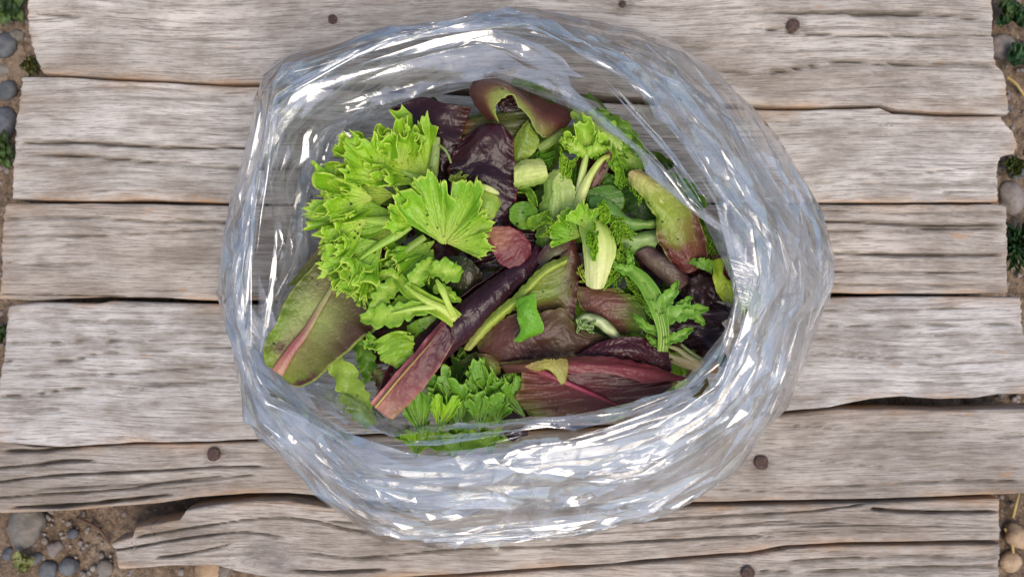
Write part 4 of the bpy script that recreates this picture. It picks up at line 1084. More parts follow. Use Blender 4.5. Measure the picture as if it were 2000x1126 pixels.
rom = patch([[(1225, 348, 11.2), (1231, 360, 11.2), (1243, 370, 11.2), (1266, 398, 11.1), (1281, 424, 11.0), (1283, 466, 10.8), (1300, 497, 10.6), (1322, 524, 10.3)], [(1228, 338, 11.6), (1243, 350, 11.9), (1268, 376, 12.0), (1290, 402, 12.0), (1306, 432, 11.9), (1315, 470, 11.6), (1336, 510, 11.0), (1345, 532, 10.5)],
             [(1238, 332, 11.5), (1260, 342, 11.7), (1290, 358, 11.7), (1318, 382, 11.6), (1340, 409, 11.5), (1348, 452, 11.2), (1364, 492, 10.8), (1362, 524, 10.4)], [(1250, 333, 11.2), (1270, 345, 11.2), (1310, 362, 11.3), (1342, 392, 11.2), (1366, 428, 11.0), (1380, 472, 10.6), (1382, 500, 10.3), (1374, 515, 10.2)]],
            [[(166, 170, 110), (190, 186, 136), (176, 164, 122), (160, 140, 110)], [(140, 164, 76), (176, 188, 118), (172, 178, 116), (130, 104, 88)], [(128, 160, 62), (150, 176, 80), (154, 172, 90), (116, 82, 72)], [(120, 150, 56), (140, 168, 70), (140, 158, 76), (104, 62, 60)], [(104, 66, 54), (132, 150, 66), (124, 120, 66), (96, 50, 52)], [(92, 44, 46), (104, 56, 52), (108, 70, 56), (90, 44, 48)], [(80, 36, 42), (92, 46, 48), (92, 46, 50), (78, 34, 42)]],
            nt=120, ns=60, seed=60, zs=0.3, blister=2.0, veins=10, slant=0.5, vcol=0.08, ruffle=0.4, wave=0.3, mot=((98, 48, 50), 0.02, 3.5), edge=(160, 168, 90))
piece('romaine_leaf', 'long romaine leaf, pale green at the top and wine red below, against the right film', 'lettuce leaf', rom, M_GREEN, extra=[('midrib', tube([(1236, 338, 11.62), (1262, 362, 11.75), (1292, 394, 11.72), (1316, 430, 11.6), (1334, 472, 11.3), (1346, 510, 10.9)], [4, 4.5, 4, 3.2, 2.2, 1], [[(206, 204, 156)], [(186, 196, 126)], [(150, 110, 84)]], flat=0.5, nt=50, na=10), M_STEM, 0)])
# centre white-stemmed endive
wst = patch([[(1146, 557, 11.4), (1142, 520, 11.5), (1138, 480, 11.5), (1131, 440, 11.3), (1122, 410, 11.0)], [(1157, 563, 11.9), (1156, 520, 12.2), (1153, 478, 12.2), (1146, 440, 12.0), (1140, 410, 11.4)], [(1170, 564, 12.0), (1176, 520, 12.5), (1176, 475, 12.6), (1168, 440, 12.3), (1156, 418, 11.6)], [(1178, 562, 11.4), (1192, 525, 11.6), (1204, 486, 11.5), (1192, 450, 11.4), (1172, 428, 11.0)]],
            [[(214, 222, 176), (208, 218, 168), (212, 222, 176)], [(206, 220, 160), (216, 226, 176), (214, 226, 172)], [(184, 208, 120), (176, 206, 116), (206, 222, 156), (196, 214, 140)], [(166, 200, 90), (166, 200, 92), (190, 212, 130), (166, 196, 96)], [(140, 190, 62), (138, 188, 56), (150, 194, 72)]], nt=90, ns=56, seed=62, veins=0, vcol=0, blister=0.8)
fr = join([fan(1132, 462, 11.2, 152, 66, 50, 11.4, nr=4, amp=0.5, seed=63, teeth=14, cols=((160, 200, 84), (120, 182, 46), (110, 174, 40))), fan(1146, 446, 11.9, 102, 52, 55, 12.3, nr=4, amp=0.35, seed=64, teeth=10, cols=((176, 206, 104), (140, 194, 60), (128, 186, 50))),
           frisee([(1170, 440, 11.4), (1182, 425, 11.9), (1180, 408, 11.9), (1170, 398, 11.6)], [5, 9, 10, 4], auto_lobes([(1170, 440, 11.5), (1182, 425, 11.9), (1180, 408, 11.9), (1170, 398, 11.6)], 6, 12, 20, 60, 8, 0, 5), [[(150, 194, 70), (132, 186, 52)]], 65),
           frisee([(1160, 510, 12.2), (1160, 480, 12.45), (1158, 455, 12.4)], [3, 6, 6], auto_lobes([(1160, 515, 12.3), (1160, 480, 12.5), (1156, 440, 12.4)], 8, 12, 20, 50, 9, 0.1, 5), [[(150, 194, 70), (120, 178, 44)]], 66),
           frisee([(1192, 450, 11.3), (1204, 436, 11.6), (1206, 460, 11.5)], [3, 6, 3], auto_lobes([(1192, 450, 11.3), (1204, 440, 11.6), (1206, 470, 11.5)], 6, 12, 18, 60, 10, 0, 4.5), [[(130, 182, 60)]], 67),
           frisee([(1146, 552, 11.2), (1136, 536, 11.4), (1130, 520, 11.2)], [2, 3, 2], auto_lobes([(1146, 552, 11.2), (1136, 536, 11.4), (1130, 520, 11.2)], 4, 8, 14, 60, 11, 0, 2.5), [[(170, 196, 90)]], 68)])
piece('endive_leaf', 'frizzy endive leaf with a broad white stem end, in the centre', 'endive leaf', fr, M_GREEN, extra=[('stalk', wst, M_STEM, 0.0008)])
# small pink-brown leaf
rr_ = patch([[(944, 455, 11.2), (958, 486, 11.2), (976, 514, 11.0), (998, 524, 10.9)], [(947, 450, 11.5), (976, 474, 11.8), (1002, 496, 11.6), (1016, 518, 11.2)], [(953, 446, 11.4), (990, 448, 11.5), (1022, 470, 11.3), (1034, 500, 11.0)], [(956, 445, 11.2), (1002, 444, 11.1), (1032, 468, 10.9), (1038, 496, 10.8)]],
            [[(140, 96, 76), (168, 132, 98), (146, 92, 78)], [(126, 62, 66), (160, 112, 90), (140, 88, 76), (112, 40, 50)], [(100, 34, 48), (114, 46, 58), (116, 48, 56), (104, 32, 44)], [(96, 30, 46), (104, 36, 50), (106, 34, 48)]], nt=60, ns=44, seed=70, zs=0.1, blister=1.2, veins=6, vcol=0.12, ruffle=0.14, wave=0.1, edge=(128, 52, 60))
piece('baby_lettuce_leaf', 'small oval pink-brown leaf with crimson tip, right of the curly lettuce', 'lettuce leaf', rr_, M_RED)
# the rolled dark leaf: overlapped scroll
def scroll(axis, hw, z, turn0, turn1, nt=130, ns=60):
    A = catmull(np.c_[np.asarray(axis, float), z], nt)
    W = np.interp(np.linspace(0, 1, nt), np.linspace(0, 1, len(hw)), hw)
    d = np.gradient(A[:, :2], axis=0); d /= np.linalg.norm(d, axis=1, keepdims=True)
    nrm = np.stack([-d[:, 1], d[:, 0]], 1)
    s = np.linspace(0, 1, ns)
    th0 = np.interp(np.linspace(0, 1, nt), np.linspace(0, 1, len(turn0)), turn0)[:, None]; th1 = np.interp(np.linspace(0, 1, nt), np.linspace(0, 1, len(turn1)), turn1)[:, None]
    th = np.radians(th0 + (th1 - th0) * s[None])
    r = W[:, None] * (1.0 - 0.16 * s[None])
    P = np.zeros((nt, ns, 3))
    P[..., :2] = A[:, None, :2] + nrm[:, None] * (r * np.cos(th))[..., None]
    P[..., 2] = A[:, 2][:, None] + r * np.sin(th) * 0.0312 * 0.8
    return P
P = scroll([(740, 800), (796, 730), (858, 662), (928, 602), (988, 550), (1034, 512), (1052, 480)], [24, 38, 42, 40, 34, 24, 14], [10.3, 10.6, 10.8, 10.9, 10.8, 10.5, 10.2], [-140, -160, -190, -200, -200, -190, -160], [120, 140, 160, 165, 160, 150, 130])
# slip the lower end open: the upper-left margin stays low and shows the pink rib
t = np.linspace(0, 1, 130)[:, None]; s = np.linspace(0, 1, 60)[None, :]
P[..., 0] += 1.5 * fbm(t * 6, s * 3, 77, 3); P[..., 1] += 1.5 * fbm(t * 6, s * 3, 78, 3)
G = atc(P.reshape(-1, 3)).reshape(130, 60, 3)
n = gnormals(G); G = G + n * (0.0010 * fbm(t * 14, s * 9, 79, 3) - 0.0004 * np.exp(-((((t * 11 - s * 1.5) % 1) - 0.5) / 0.08) ** 2))[..., None]
c = colgrid([[(150, 96, 92), (156, 100, 98), (120, 70, 72)], [(112, 60, 66), (104, 56, 62), (84, 44, 52)], [(84, 48, 56), (78, 44, 52), (64, 34, 42)], [(72, 40, 50), (70, 40, 50), (56, 30, 38)], [(66, 36, 46), (64, 34, 44), (54, 28, 36)], [(86, 34, 44), (80, 30, 40), (70, 26, 36)]], t + 0.05 * fbm(t * 7, s * 4, 80, 3), s + 0 * t)
scr = (G.reshape(-1, 3), grid_faces(130, 60), c.reshape(-1, 3))
scr_in = patch([[(724, 786, 11.5), (772, 728, 12.0), (826, 668, 12.3), (866, 622, 12.2)], [(735, 796, 11.7), (784, 738, 12.2), (836, 680, 12.45), (872, 634, 12.3)], [(752, 812, 11.6), (800, 756, 12.0), (846, 698, 12.2), (880, 648, 12.1)], [(766, 820, 11.3), (818, 768, 11.6), (858, 716, 11.8), (888, 664, 11.8)]],
               [[(206, 140, 136), (176, 124, 110), (168, 130, 116), (164, 142, 96)], [(182, 108, 112), (130, 84, 80), (126, 72, 76), (150, 92, 88)], [(150, 76, 86), (110, 60, 66), (92, 50, 60), (112, 60, 66)], [(110, 54, 64), (84, 46, 56), (74, 42, 52), (80, 44, 52)]], nt=70, ns=40, seed=81, blister=1.6, veins=7, vcol=0.08, mid=0.25, edge=(160, 120, 96), ends=3)
scr_rib = tube([(733, 795, 11.85), (782, 736, 12.35), (834, 677, 12.6), (866, 636, 12.5)], [2.4, 2.2, 2, 1], [[(186, 176, 110)], [(170, 140, 84)], [(120, 74, 66)]], nt=40, na=8)
piece('red_lettuce_leaf', 'long dark purple leaf rolled into a tube with pink open lower end', 'lettuce leaf', scr, M_DARK, extra=[('open_end', scr_in, M_RED, 0.0005), ('midrib', scr_rib, M_STEM, 0)])
# leaf with the rolled bright green lip
t1 = patch([[(1096, 505, 11.4), (1060, 536, 11.3), (1018, 572, 11.2), (978, 606, 10.8)], [(1108, 488, 11.2), (1090, 536, 11.0), (1064, 576, 10.9), (1036, 606, 10.5)], [(1116, 472, 11.0), (1118, 520, 10.8), (1106, 570, 10.7), (1085, 616, 10.3)], [(1121, 466, 10.8), (1133, 510, 10.4), (1128, 566, 10.3), (1120, 628, 10.0)]],
           [[(126, 110, 62), (96, 62, 52), (84, 46, 46), (96, 52, 50)], [(136, 158, 66), (118, 138, 58), (90, 66, 50), (82, 46, 44)], [(140, 166, 66), (116, 146, 56), (98, 100, 52), (84, 48, 46)], [(120, 130, 60), (98, 82, 52), (88, 58, 48), (72, 38, 40)]], nt=80, ns=56, seed=85, blister=1.2, veins=11, vcol=0.14, slant=1.0, mot=((84, 46, 46), 0.14, 4.0), wave=0.3)
lip = patch([[(1110, 500, 11.2), (1060, 520, 11.4), (1010, 572, 11.3), (946, 626, 10.9), (906, 682, 10.4)], [(1108, 506, 12.1), (1062, 532, 12.3), (1016, 580, 12.1), (952, 636, 11.6), (912, 684, 10.9)], [(1108, 511, 11.9), (1064, 537, 12.1), (1020, 581, 11.9), (955, 640, 11.3), (916, 684, 10.7)], [(1106, 515, 11.3), (1064, 541, 11.4), (1021, 585, 11.2), (957, 644, 10.7), (919, 683, 10.4)]],
            [[(150, 168, 84), (170, 190, 96), (150, 176, 80), (120, 140, 60)], [(150, 182, 76), (174, 198, 100), (152, 180, 78), (118, 142, 58)], [(146, 178, 72), (170, 196, 96), (156, 182, 82), (128, 150, 66)], [(170, 186, 104), (184, 198, 124), (170, 186, 108), (140, 156, 80)]], nt=90, ns=30, seed=86, veins=0, vcol=0, serr=2.0)
dk = patch([[(1046, 508, 10.6), (1058, 486, 10.9), (1078, 472, 11.0), (1118, 467, 10.9)], [(1058, 522, 11.0), (1076, 506, 11.2), (1096, 494, 11.3), (1118, 480, 11.1)]], [[(78, 52, 56), (96, 88, 72)], [(74, 54, 56), (110, 118, 82)], [(80, 50, 52), (98, 70, 60)]], nt=50, ns=24, seed=87, edge=(96, 60, 60))
piece('red_lettuce_leaf', 'green and red-brown leaf with a bright green rolled edge, right of the purple roll', 'lettuce leaf', t1, M_RED, extra=[('rolled_edge', lip, M_GREEN, 0.0005), ('folded_tip', dk, M_RED, 0.0005)])
# bright green scrap
up_ = patch([[(1007, 584, 12.0), (1009, 612, 12.2), (1015, 644, 12.0), (1004, 666, 11.6)], [(1026, 578, 12.6), (1028, 610, 12.8), (1036, 640, 12.5), (1016, 668, 11.8)], [(1046, 570, 12.2), (1048, 602, 12.4), (1063, 644, 12.0), (1030, 660, 11.6)]], [[(110, 172, 48), (96, 162, 40), (112, 176, 50)], [(92, 154, 40), (104, 168, 44), (96, 160, 42)]], nt=50, ns=36, seed=88, blister=1.2, vcol=0.08, edge=(140, 205, 70), ends=2)
piece('lettuce_leaf', 'small bright green leaf scrap lying on the red-brown leaf', 'lettuce leaf', up_, M_GREEN)
# brown-red torn leaf, mottled leaf, white curl
vv_ = patch([[(932, 676, 10.0), (950, 646, 10.4), (1006, 614, 10.9), (1054, 610, 11.1), (1100, 602, 11.2), (1114, 626, 10.9), (1136, 646, 10.6), (1168, 654, 10.3), (1204, 662, 9.9)], [(936, 688, 10.2), (972, 672, 10.9), (1014, 654, 11.3), (1056, 650, 11.4), (1098, 646, 11.3), (1124, 656, 11.0), (1150, 664, 10.7), (1176, 666, 10.3), (1206, 668, 9.9)], [(940, 700, 10.0), (980, 706, 10.2), (1020, 704, 10.3), (1060, 702, 10.3), (1098, 696, 10.3), (1124, 692, 10.2), (1150, 684, 10.1), (1180, 676, 10.0), (1206, 674, 9.8)]],
            [[(110, 120, 62), (84, 54, 46), (92, 76, 50)], [(90, 60, 50), (100, 66, 58), (66, 40, 38)], [(84, 56, 46), (84, 50, 46), (60, 34, 36)], [(104, 92, 62), (84, 66, 48), (70, 56, 40)], [(96, 88, 58), (80, 60, 46), (62, 36, 36)], [(84, 54, 48), (72, 42, 42), (58, 32, 34)]], nt=110, ns=50, seed=90, blister=1.7, mot=((106, 116, 64), -0.02, 4.5), vcol=0.1, serr=2.5, notch=6, edge=(128, 120, 74))
vt = patch([[(930, 690, 10.3), (938, 706, 10.3), (948, 726, 10.2), (962, 733, 10.0)], [(952, 690, 10.6), (958, 708, 10.7), (964, 724, 10.5), (970, 732, 10.1)], [(974, 700, 10.2), (976, 712, 10.2), (976, 722, 10.1), (974, 731, 9.9)]], [[(96, 84, 54), (92, 62, 48)], [(116, 140, 62), (104, 108, 56)], [(128, 164, 68), (120, 140, 62)]], nt=36, ns=24, seed=91, serr=2)
piece('red_lettuce_leaf', 'brown-red torn leaf with green tint under the bright green scrap', 'lettuce leaf', vv_, M_RED, extra=[('green_tip', vt, M_GREEN, 0.0005)])
ww_ = patch([[(1124, 556, 9.9), (1126, 580, 10.0), (1140, 606, 9.9), (1176, 634, 9.7), (1204, 652, 9.5)], [(1140, 560, 10.4), (1160, 590, 10.7), (1184, 614, 10.6), (1210, 634, 10.3), (1226, 652, 9.9)], [(1176, 562, 10.5), (1204, 582, 10.9), (1224, 604, 10.8), (1238, 624, 10.5), (1240, 650, 10.0)], [(1208, 563, 10.2), (1238, 580, 10.4), (1256, 600, 10.4), (1262, 628, 10.2), (1250, 654, 9.8)]],
            [[(128, 140, 88), (112, 84, 76), (124, 96, 80), (110, 138, 62)], [(92, 66, 62), (110, 74, 72), (104, 68, 66), (112, 146, 64)], [(86, 58, 58), (96, 62, 62), (100, 112, 58), (116, 152, 66)], [(80, 64, 56), (84, 70, 54), (96, 132, 58), (100, 130, 56)]], nt=70, ns=54, seed=93, blister=1.6, mot=((104, 66, 66), 0.06, 4.0), vcol=0.2, edge=(136, 160, 84))
piece('red_lettuce_leaf', 'mottled purple and green leaf below the white stemmed endive', 'lettuce leaf', ww_, M_GREEN)
piece('endive_leaf', 'white curled endive stalk between the mottled leaf and the dark red leaf', 'endive leaf', join([ribbon([(1126, 626, 10.8), (1150, 620, 11.2), (1180, 634, 11.2), (1208, 662, 10.6)], [6, 10, 11, 8], [[(190, 208, 176), (176, 200, 156)], [(206, 218, 190), (180, 200, 160)]], nt=50, cup=-0.4), frisee([(1128, 622, 10.8), (1136, 636, 10.9), (1160, 640, 11.0)], [3, 5, 3], auto_lobes([(1128, 622, 10.8), (1136, 636, 10.9), (1160, 640, 11.0)], 5, 10, 16, 60, 12, 0, 3.5), [[(170, 200, 150)]], 94)]), M_STEM)
# lobed endive leaf on the right
rib = [(1294, 686, 11.2), (1296, 656, 11.8), (1291, 622, 12.1), (1278, 584, 12.1), (1256, 548, 11.8), (1224, 520, 11.3), (1200, 486, 10.8)]
lob = [([(1290, 625, 12.05), (1318, 612, 12.3), (1348, 606, 12.3), (1384, 602, 12.0)], [10, 15, 14, 9, 2], 5), ([(1284, 600, 12.1), (1306, 580, 12.3), (1318, 562, 12.3), (1324, 548, 12.1)], [10, 12, 8, 2], 3), ([(1296, 668, 11.7), (1318, 660, 11.9), (1336, 650, 12.0), (1354, 642, 11.9)], [7, 9, 8, 2], 3), ([(1320, 612, 12.2), (1336, 594, 12.3), (1350, 578, 12.2)], [9, 9, 2], 3), ([(1340, 606, 12.2), (1362, 618, 12.2), (1376, 634, 12.0)], [8, 8, 2], 3),
       ([(1288, 650, 11.7), (1266, 640, 11.8), (1250, 626, 11.7), (1236, 612, 11.5)], [7, 7, 6, 1], 2), ([(1284, 620, 12.0), (1268, 606, 12.1), (1256, 598, 12.0)], [8, 6, 1], 2), ([(1276, 596, 12.1), (1264, 588, 12.1), (1256, 584, 12.0)], [7, 5, 1], 1), ([(1236, 528, 11.5), (1212, 524, 11.7), (1194, 508, 11.6)], [9, 9, 5, 2], 4), ([(1292, 676, 11.4), (1278, 668, 11.6), (1262, 654, 11.6)], [7, 5, 1], 2), ([(1230, 524, 11.4), (1232, 504, 11.6), (1222, 488, 11.4)], [7, 6, 2], 2), ([(1212, 500, 11.0), (1200, 508, 11.1)], [5, 1], 1)]
lob = [(p_, [w_ * 1.05 for w_ in h_], max(1, (n_ + 1) // 2)) for p_, h_, n_ in lob]
y_ = frisee(rib, [10, 11, 15, 17, 14, 10, 3], lob, [[(170, 204, 130), (132, 182, 84)], [(150, 194, 104), (118, 174, 70)], [(130, 180, 84), (108, 164, 60)]], 96, 0)
yr = join([tube([(1294 + k * 3, 686, 11.35), (1296 + k * 2.4, 656, 11.95), (1290 + k * 2.4, 622, 12.22), (1277 + k * 2, 586, 12.2), (1258 + k, 552, 11.9)], [1.4, 1.3, 1.1, 0.9, 0.5], [[(176, 206, 136)], [(152, 194, 106)], [(130, 180, 84)]], nt=40, na=8) for k in (-2, 0, 2)])
piece('endive_leaf', 'jagged lobed green endive leaf lying over the dark leaves at the right', 'endive leaf', y_, M_GREEN, extra=[('midrib', yr, M_STEM, 0)])
rib = [(1250, 600, 9.2), (1240, 580, 9.5), (1226, 560, 9.4)]
piece('endive_leaf', 'shaded green endive bits under the jagged lobed leaf', 'endive leaf', frisee(rib, [8, 8, 4], auto_lobes(rib, 7, 20, 34, 60, 14, 0, 6), [[(84, 136, 54)]], 97), M_GREEN)
rib = [(1215, 470, 10.0), (1210, 500, 10.3), (1200, 530, 10.2), (1185, 560, 9.8)]
piece('endive_leaf', 'thin green endive fronds right of the white stem end', 'endive leaf', frisee(rib, [3, 4, 3], auto_lobes(rib, 9, 22, 40, 45, 15, 0, 4), [[(104, 160, 62)]], 98), M_GREEN)
# rolled brownish leaf
zz = patch([[(1238, 494, 9.9), (1264, 520, 10.1), (1296, 550, 10.1), (1320, 570, 9.8)], [(1250, 488, 10.5), (1280, 514, 10.8), (1310, 542, 10.8), (1332, 562, 10.4)], [(1264, 482, 10.6), (1296, 506, 10.9), (1324, 532, 10.9), (1342, 552, 10.5)], [(1276, 484, 10.1), (1308, 506, 10.2), (1334, 530, 10.2), (1350, 546, 10.0)]],
           [[(84, 62, 62), (112, 96, 92), (92, 74, 76), (54, 34, 40)], [(92, 70, 66), (128, 120, 104), (98, 84, 80), (56, 36, 40)], [(74, 50, 50), (112, 100, 88), (84, 62, 62), (50, 30, 36)]], nt=60, ns=44, seed=101, blister=1.4, veins=5, ends=3, zs=0.6, ruffle=0.05)
piece('red_lettuce_leaf', 'short grey-purple folded leaf above the jagged lobed leaf', 'lettuce leaf', zz, M_RED)
# maroon leaves at the right film
piece('red_lettuce_leaf', 'wet blackish maroon leaf folded below the short grey-purple leaf', 'lettuce leaf', patch([[(1324, 572, 10.2), (1344, 548, 10.6), (1372, 532, 10.7), (1398, 540, 10.4)], [(1340, 590, 10.9), (1362, 570, 11.2), (1386, 556, 11.2), (1406, 556, 10.7)], [(1352, 606, 10.3), (1384, 596, 10.5), (1404, 588, 10.4), (1416, 578, 10.2)]], [[(62, 40, 38), (56, 32, 36)], [(72, 56, 48), (50, 26, 34)], [(60, 30, 38), (46, 22, 32)]], nt=50, ns=40, seed=104, blister=2.0, wave=0.8), M_DARK)
piece('red_lettuce_leaf', 'blackish purple leaf under the tips of the jagged lobed leaf', 'lettuce leaf', patch([[(1300, 600, 9.6), (1316, 640, 9.7), (1340, 688, 9.4)], [(1350, 586, 10.4), (1364, 630, 10.5), (1374, 684, 9.9)], [(1400, 590, 10.3), (1410, 630, 10.2), (1398, 676, 9.7)], [(1424, 600, 9.8), (1424, 630, 9.8), (1408, 660, 9.5)]], [[(52, 26, 34), (50, 26, 36), (48, 24, 36), (42, 20, 30)], [(46, 20, 28), (44, 20, 30), (40, 18, 28), (36, 16, 26)]], nt=60, ns=46, seed=105, blister=2.0, wave=0.9), M_DARK)
piece('red_lettuce_leaf', 'deep red leaf sliver standing by the right film', 'lettuce leaf', patch([[(1372, 478, 9.8), (1384, 510, 9.9), (1410, 545, 9.6)], [(1404, 466, 9.9), (1410, 500, 10.0), (1428, 548, 9.7)]], [[(112, 40, 46), (96, 34, 40)], [(104, 30, 42), (92, 28, 38)]], nt=40, ns=20, seed=106), M_RED)
piece('red_lettuce_leaf', 'dark brown leaf strip between jagged lobed leaf and mottled leaf', 'lettuce leaf', patch([[(1262, 580, 9.0), (1270, 620, 9.2), (1280, 660, 9.0)], [(1330, 570, 9.3), (1336, 610, 9.4), (1330, 660, 9.2)]], [[(60, 34, 34), (52, 28, 34)]], nt=40, ns=30, seed=107, wave=0.4), M_DARK)
yl = patch([[(1392, 508, 10.8), (1392, 540, 11.1), (1398, 566, 11.0), (1412, 588, 10.7)], [(1408, 505, 11.2), (1406, 534, 11.4), (1416, 560, 11.2), (1420, 592, 10.8)], [(1416, 512, 10.8), (1412, 538, 11.0), (1436, 556, 10.6), (1428, 590, 10.5)]], [[(170, 198, 60), (160, 192, 50), (150, 186, 46)], [(180, 204, 76), (166, 198, 56), (160, 190, 50)], [(150, 184, 46), (172, 198, 58), (160, 188, 50)]], nt=50, ns=30, seed=108, blister=1.0, wave=0.3)
piece('lettuce_leaf', 'folded yellow-green leaf at the right film edge', 'lettuce leaf', yl, M_GREEN)
piece('lettuce_leaf', 'small crinkled green leaf beside the folded yellow-green leaf', 'lettuce leaf', patch([[(1346, 512, 10.8), (1360, 520, 11.1), (1390, 532, 10.8)], [(1352, 504, 11.0), (1376, 506, 11.3), (1396, 512, 10.9)]], [[(100, 150, 56), (120, 170, 60)], [(90, 140, 50), (110, 164, 56)]], nt=40, ns=24, seed=109, serr=3, steeth=5, blister=1.4), M_GREEN)
rib = [(1376, 462, 9.8), (1392, 478, 10.0), (1402, 496, 9.8)]
piece('endive_leaf', 'tiny frizzy green tips poking up beside the long romaine leaf', 'endive leaf', frisee(rib, [4, 5, 2], auto_lobes(rib, 7, 12, 22, 60, 17, 0, 4), [[(130, 178, 60)]], 99), M_GREEN)
# stems at the lower right
sts = join([tube([(1300, 690, 10.3), (1322, 700, 10.6), (1350, 708, 10.7), (1376, 716, 10.6), (1398, 714, 10.4)], [4, 7, 10, 13, 14], [[(190, 190, 150)], [(176, 168, 136)], [(184, 168, 130)], [(172, 136, 100)]], flat=0.7, ribs=0.08), tube([(1306, 676, 10.3), (1324, 682, 10.5), (1346, 698, 10.7), (1372, 712, 10.6)], [3, 5, 6, 7], [[(180, 184, 146)], [(190, 184, 150)]], nt=30, na=10), tube([(1302, 700, 10.0), (1330, 712, 10.2), (1360, 720, 10.3)], [3, 4, 6], [[(170, 160, 130)]], nt=30, na=10), tube([(1330, 672, 10.2), (1352, 690, 10.4), (1374, 706, 10.5)], [2.5, 4, 5], [[(160, 176, 130)]], nt=30, na=10)])
piece('stem_piece', 'split whitish endive stalk with a browned end at the lower right', 'stem', sts, M_STEM, thick=0)
# dark red pointed leaf and the big red leaf at the bottom
ac = patch([[(1124, 694, 10.7), (1160, 673, 11.0), (1200, 660, 11.2), (1228, 656, 11.2), (1268, 663, 11.0), (1304, 688, 10.6), (1312, 722, 10.2)], [(1130, 697, 10.8), (1168, 690, 11.2), (1204, 684, 11.4), (1236, 684, 11.4), (1264, 692, 11.1), (1290, 706, 10.7), (1308, 728, 10.2)], [(1136, 702, 10.6), (1176, 706, 10.8), (1208, 708, 10.8), (1240, 716, 10.7), (1266, 724, 10.5), (1290, 732, 10.3), (1306, 734, 10.1)]],
           [[(84, 30, 42), (76, 26, 38)], [(76, 24, 36), (70, 22, 34), (62, 20, 30)], [(70, 22, 34), (66, 20, 32), (54, 18, 26)], [(62, 20, 30), (56, 18, 28)]], nt=80, ns=44, seed=112, blister=1.3, veins=9, vcol=0.12, edge=(112, 52, 58))
piece('red_lettuce_leaf', 'dark wine red pointed leaf behind the large folded red leaf', 'lettuce leaf', ac, M_DARK)
ad = patch([[(1020, 718, 11.2), (1018, 736, 11.1), (1016, 758, 10.9), (1006, 777, 10.6), (1044, 812, 10.3)], [(1062, 728, 11.5), (1072, 748, 11.3), (1078, 770, 11.0), (1084, 790, 10.7), (1092, 812, 10.3)], [(1110, 724, 11.6), (1132, 748, 11.5), (1146, 768, 11.2), (1156, 788, 10.8), (1164, 808, 10.4)], [(1190, 724, 11.4), (1216, 744, 11.2), (1232, 762, 11.0), (1240, 778, 10.7), (1240, 794, 10.4)], [(1270, 730, 10.8), (1300, 738, 10.6), (1322, 744, 10.4), (1322, 754, 10.2), (1310, 768, 10.0)]],
           [[(128, 84, 72), (112, 56, 60), (92, 46, 52), (80, 38, 44), (72, 32, 40)], [(110, 74, 58), (104, 56, 56), (90, 44, 50), (72, 38, 42), (66, 30, 38)], [(112, 84, 58), (100, 56, 54), (88, 42, 48), (72, 36, 42), (62, 28, 36)], [(122, 118, 62), (96, 64, 52), (82, 42, 46), (68, 34, 40), (60, 28, 36)], [(126, 142, 66), (104, 80, 56), (78, 40, 44), (66, 32, 38), (58, 26, 34)]], nt=80, ns=90, seed=113, blister=1.5, veins=4, vcol=0.08, mot=((110, 96, 58), -0.14, 5.0), edge=(130, 120, 70))
flap = patch([[(976, 708, 10.6), (1010, 705, 11.0), (1042, 703, 11.2), (1102, 697, 11.5), (1168, 697, 11.6), (1220, 703, 11.5), (1272, 714, 11.2), (1326, 733, 10.7), (1356, 740, 10.3)], [(980, 716, 10.9), (1014, 713, 11.5), (1046, 710, 12.0), (1106, 711, 12.3), (1170, 712, 12.3), (1222, 718, 12.1), (1270, 728, 11.7), (1316, 738, 11.0), (1350, 741, 10.4)], [(988, 728, 10.7), (1022, 724, 11.6), (1056, 718, 12.0), (1110, 727, 12.2), (1180, 727, 12.2), (1222, 735, 12.0), (1258, 746, 11.6), (1308, 744, 11.0), (1344, 742, 10.4)]],
             [[(118, 110, 66), (96, 70, 52), (80, 50, 44)], [(130, 112, 70), (128, 84, 62), (110, 62, 58)], [(124, 70, 66), (132, 64, 70), (126, 60, 66)], [(112, 50, 58), (122, 54, 62), (116, 50, 60)], [(106, 46, 54), (112, 48, 58), (104, 44, 54)], [(94, 36, 46), (98, 38, 48), (90, 34, 44)]], nt=130, ns=40, seed=114, zs=0.8, blister=1.2, veins=12, vcol=0.10, edge=(148, 92, 84), serr=1.5)
adr = tube([(1026, 716, 11.5), (1060, 726, 11.75), (1100, 744, 11.72), (1150, 766, 11.35), (1206, 790, 10.7)], [6, 6, 5, 4, 2.5], [[(150, 88, 84)], [(150, 66, 84)], [(140, 50, 76)], [(110, 44, 60)]], flat=0.5, nt=50)
torn = patch([[(1024, 716, 12.1), (1046, 706, 12.4), (1080, 702, 12.5), (1108, 704, 12.4)], [(1034, 720, 12.3), (1060, 716, 12.7), (1088, 718, 12.7), (1110, 714, 12.5)], [(1044, 724, 12.2), (1074, 722, 12.5), (1098, 750, 12.3), (1108, 728, 12.3)]], [[(170, 150, 110), (150, 150, 80)], [(160, 160, 88), (150, 158, 80)], [(140, 130, 76), (146, 150, 80)]], nt=40, ns=24, seed=115, serr=3)
piece('red_lettuce_leaf', 'large wine red leaf folded over with a pink midrib, lowest of the salad', 'lettuce leaf', ad, M_RED, extra=[('folded_flap', flap, M_RED, 0.0005), ('midrib', adr, M_RED, 0), ('torn_edge', torn, M_GREEN, 0.0005)])
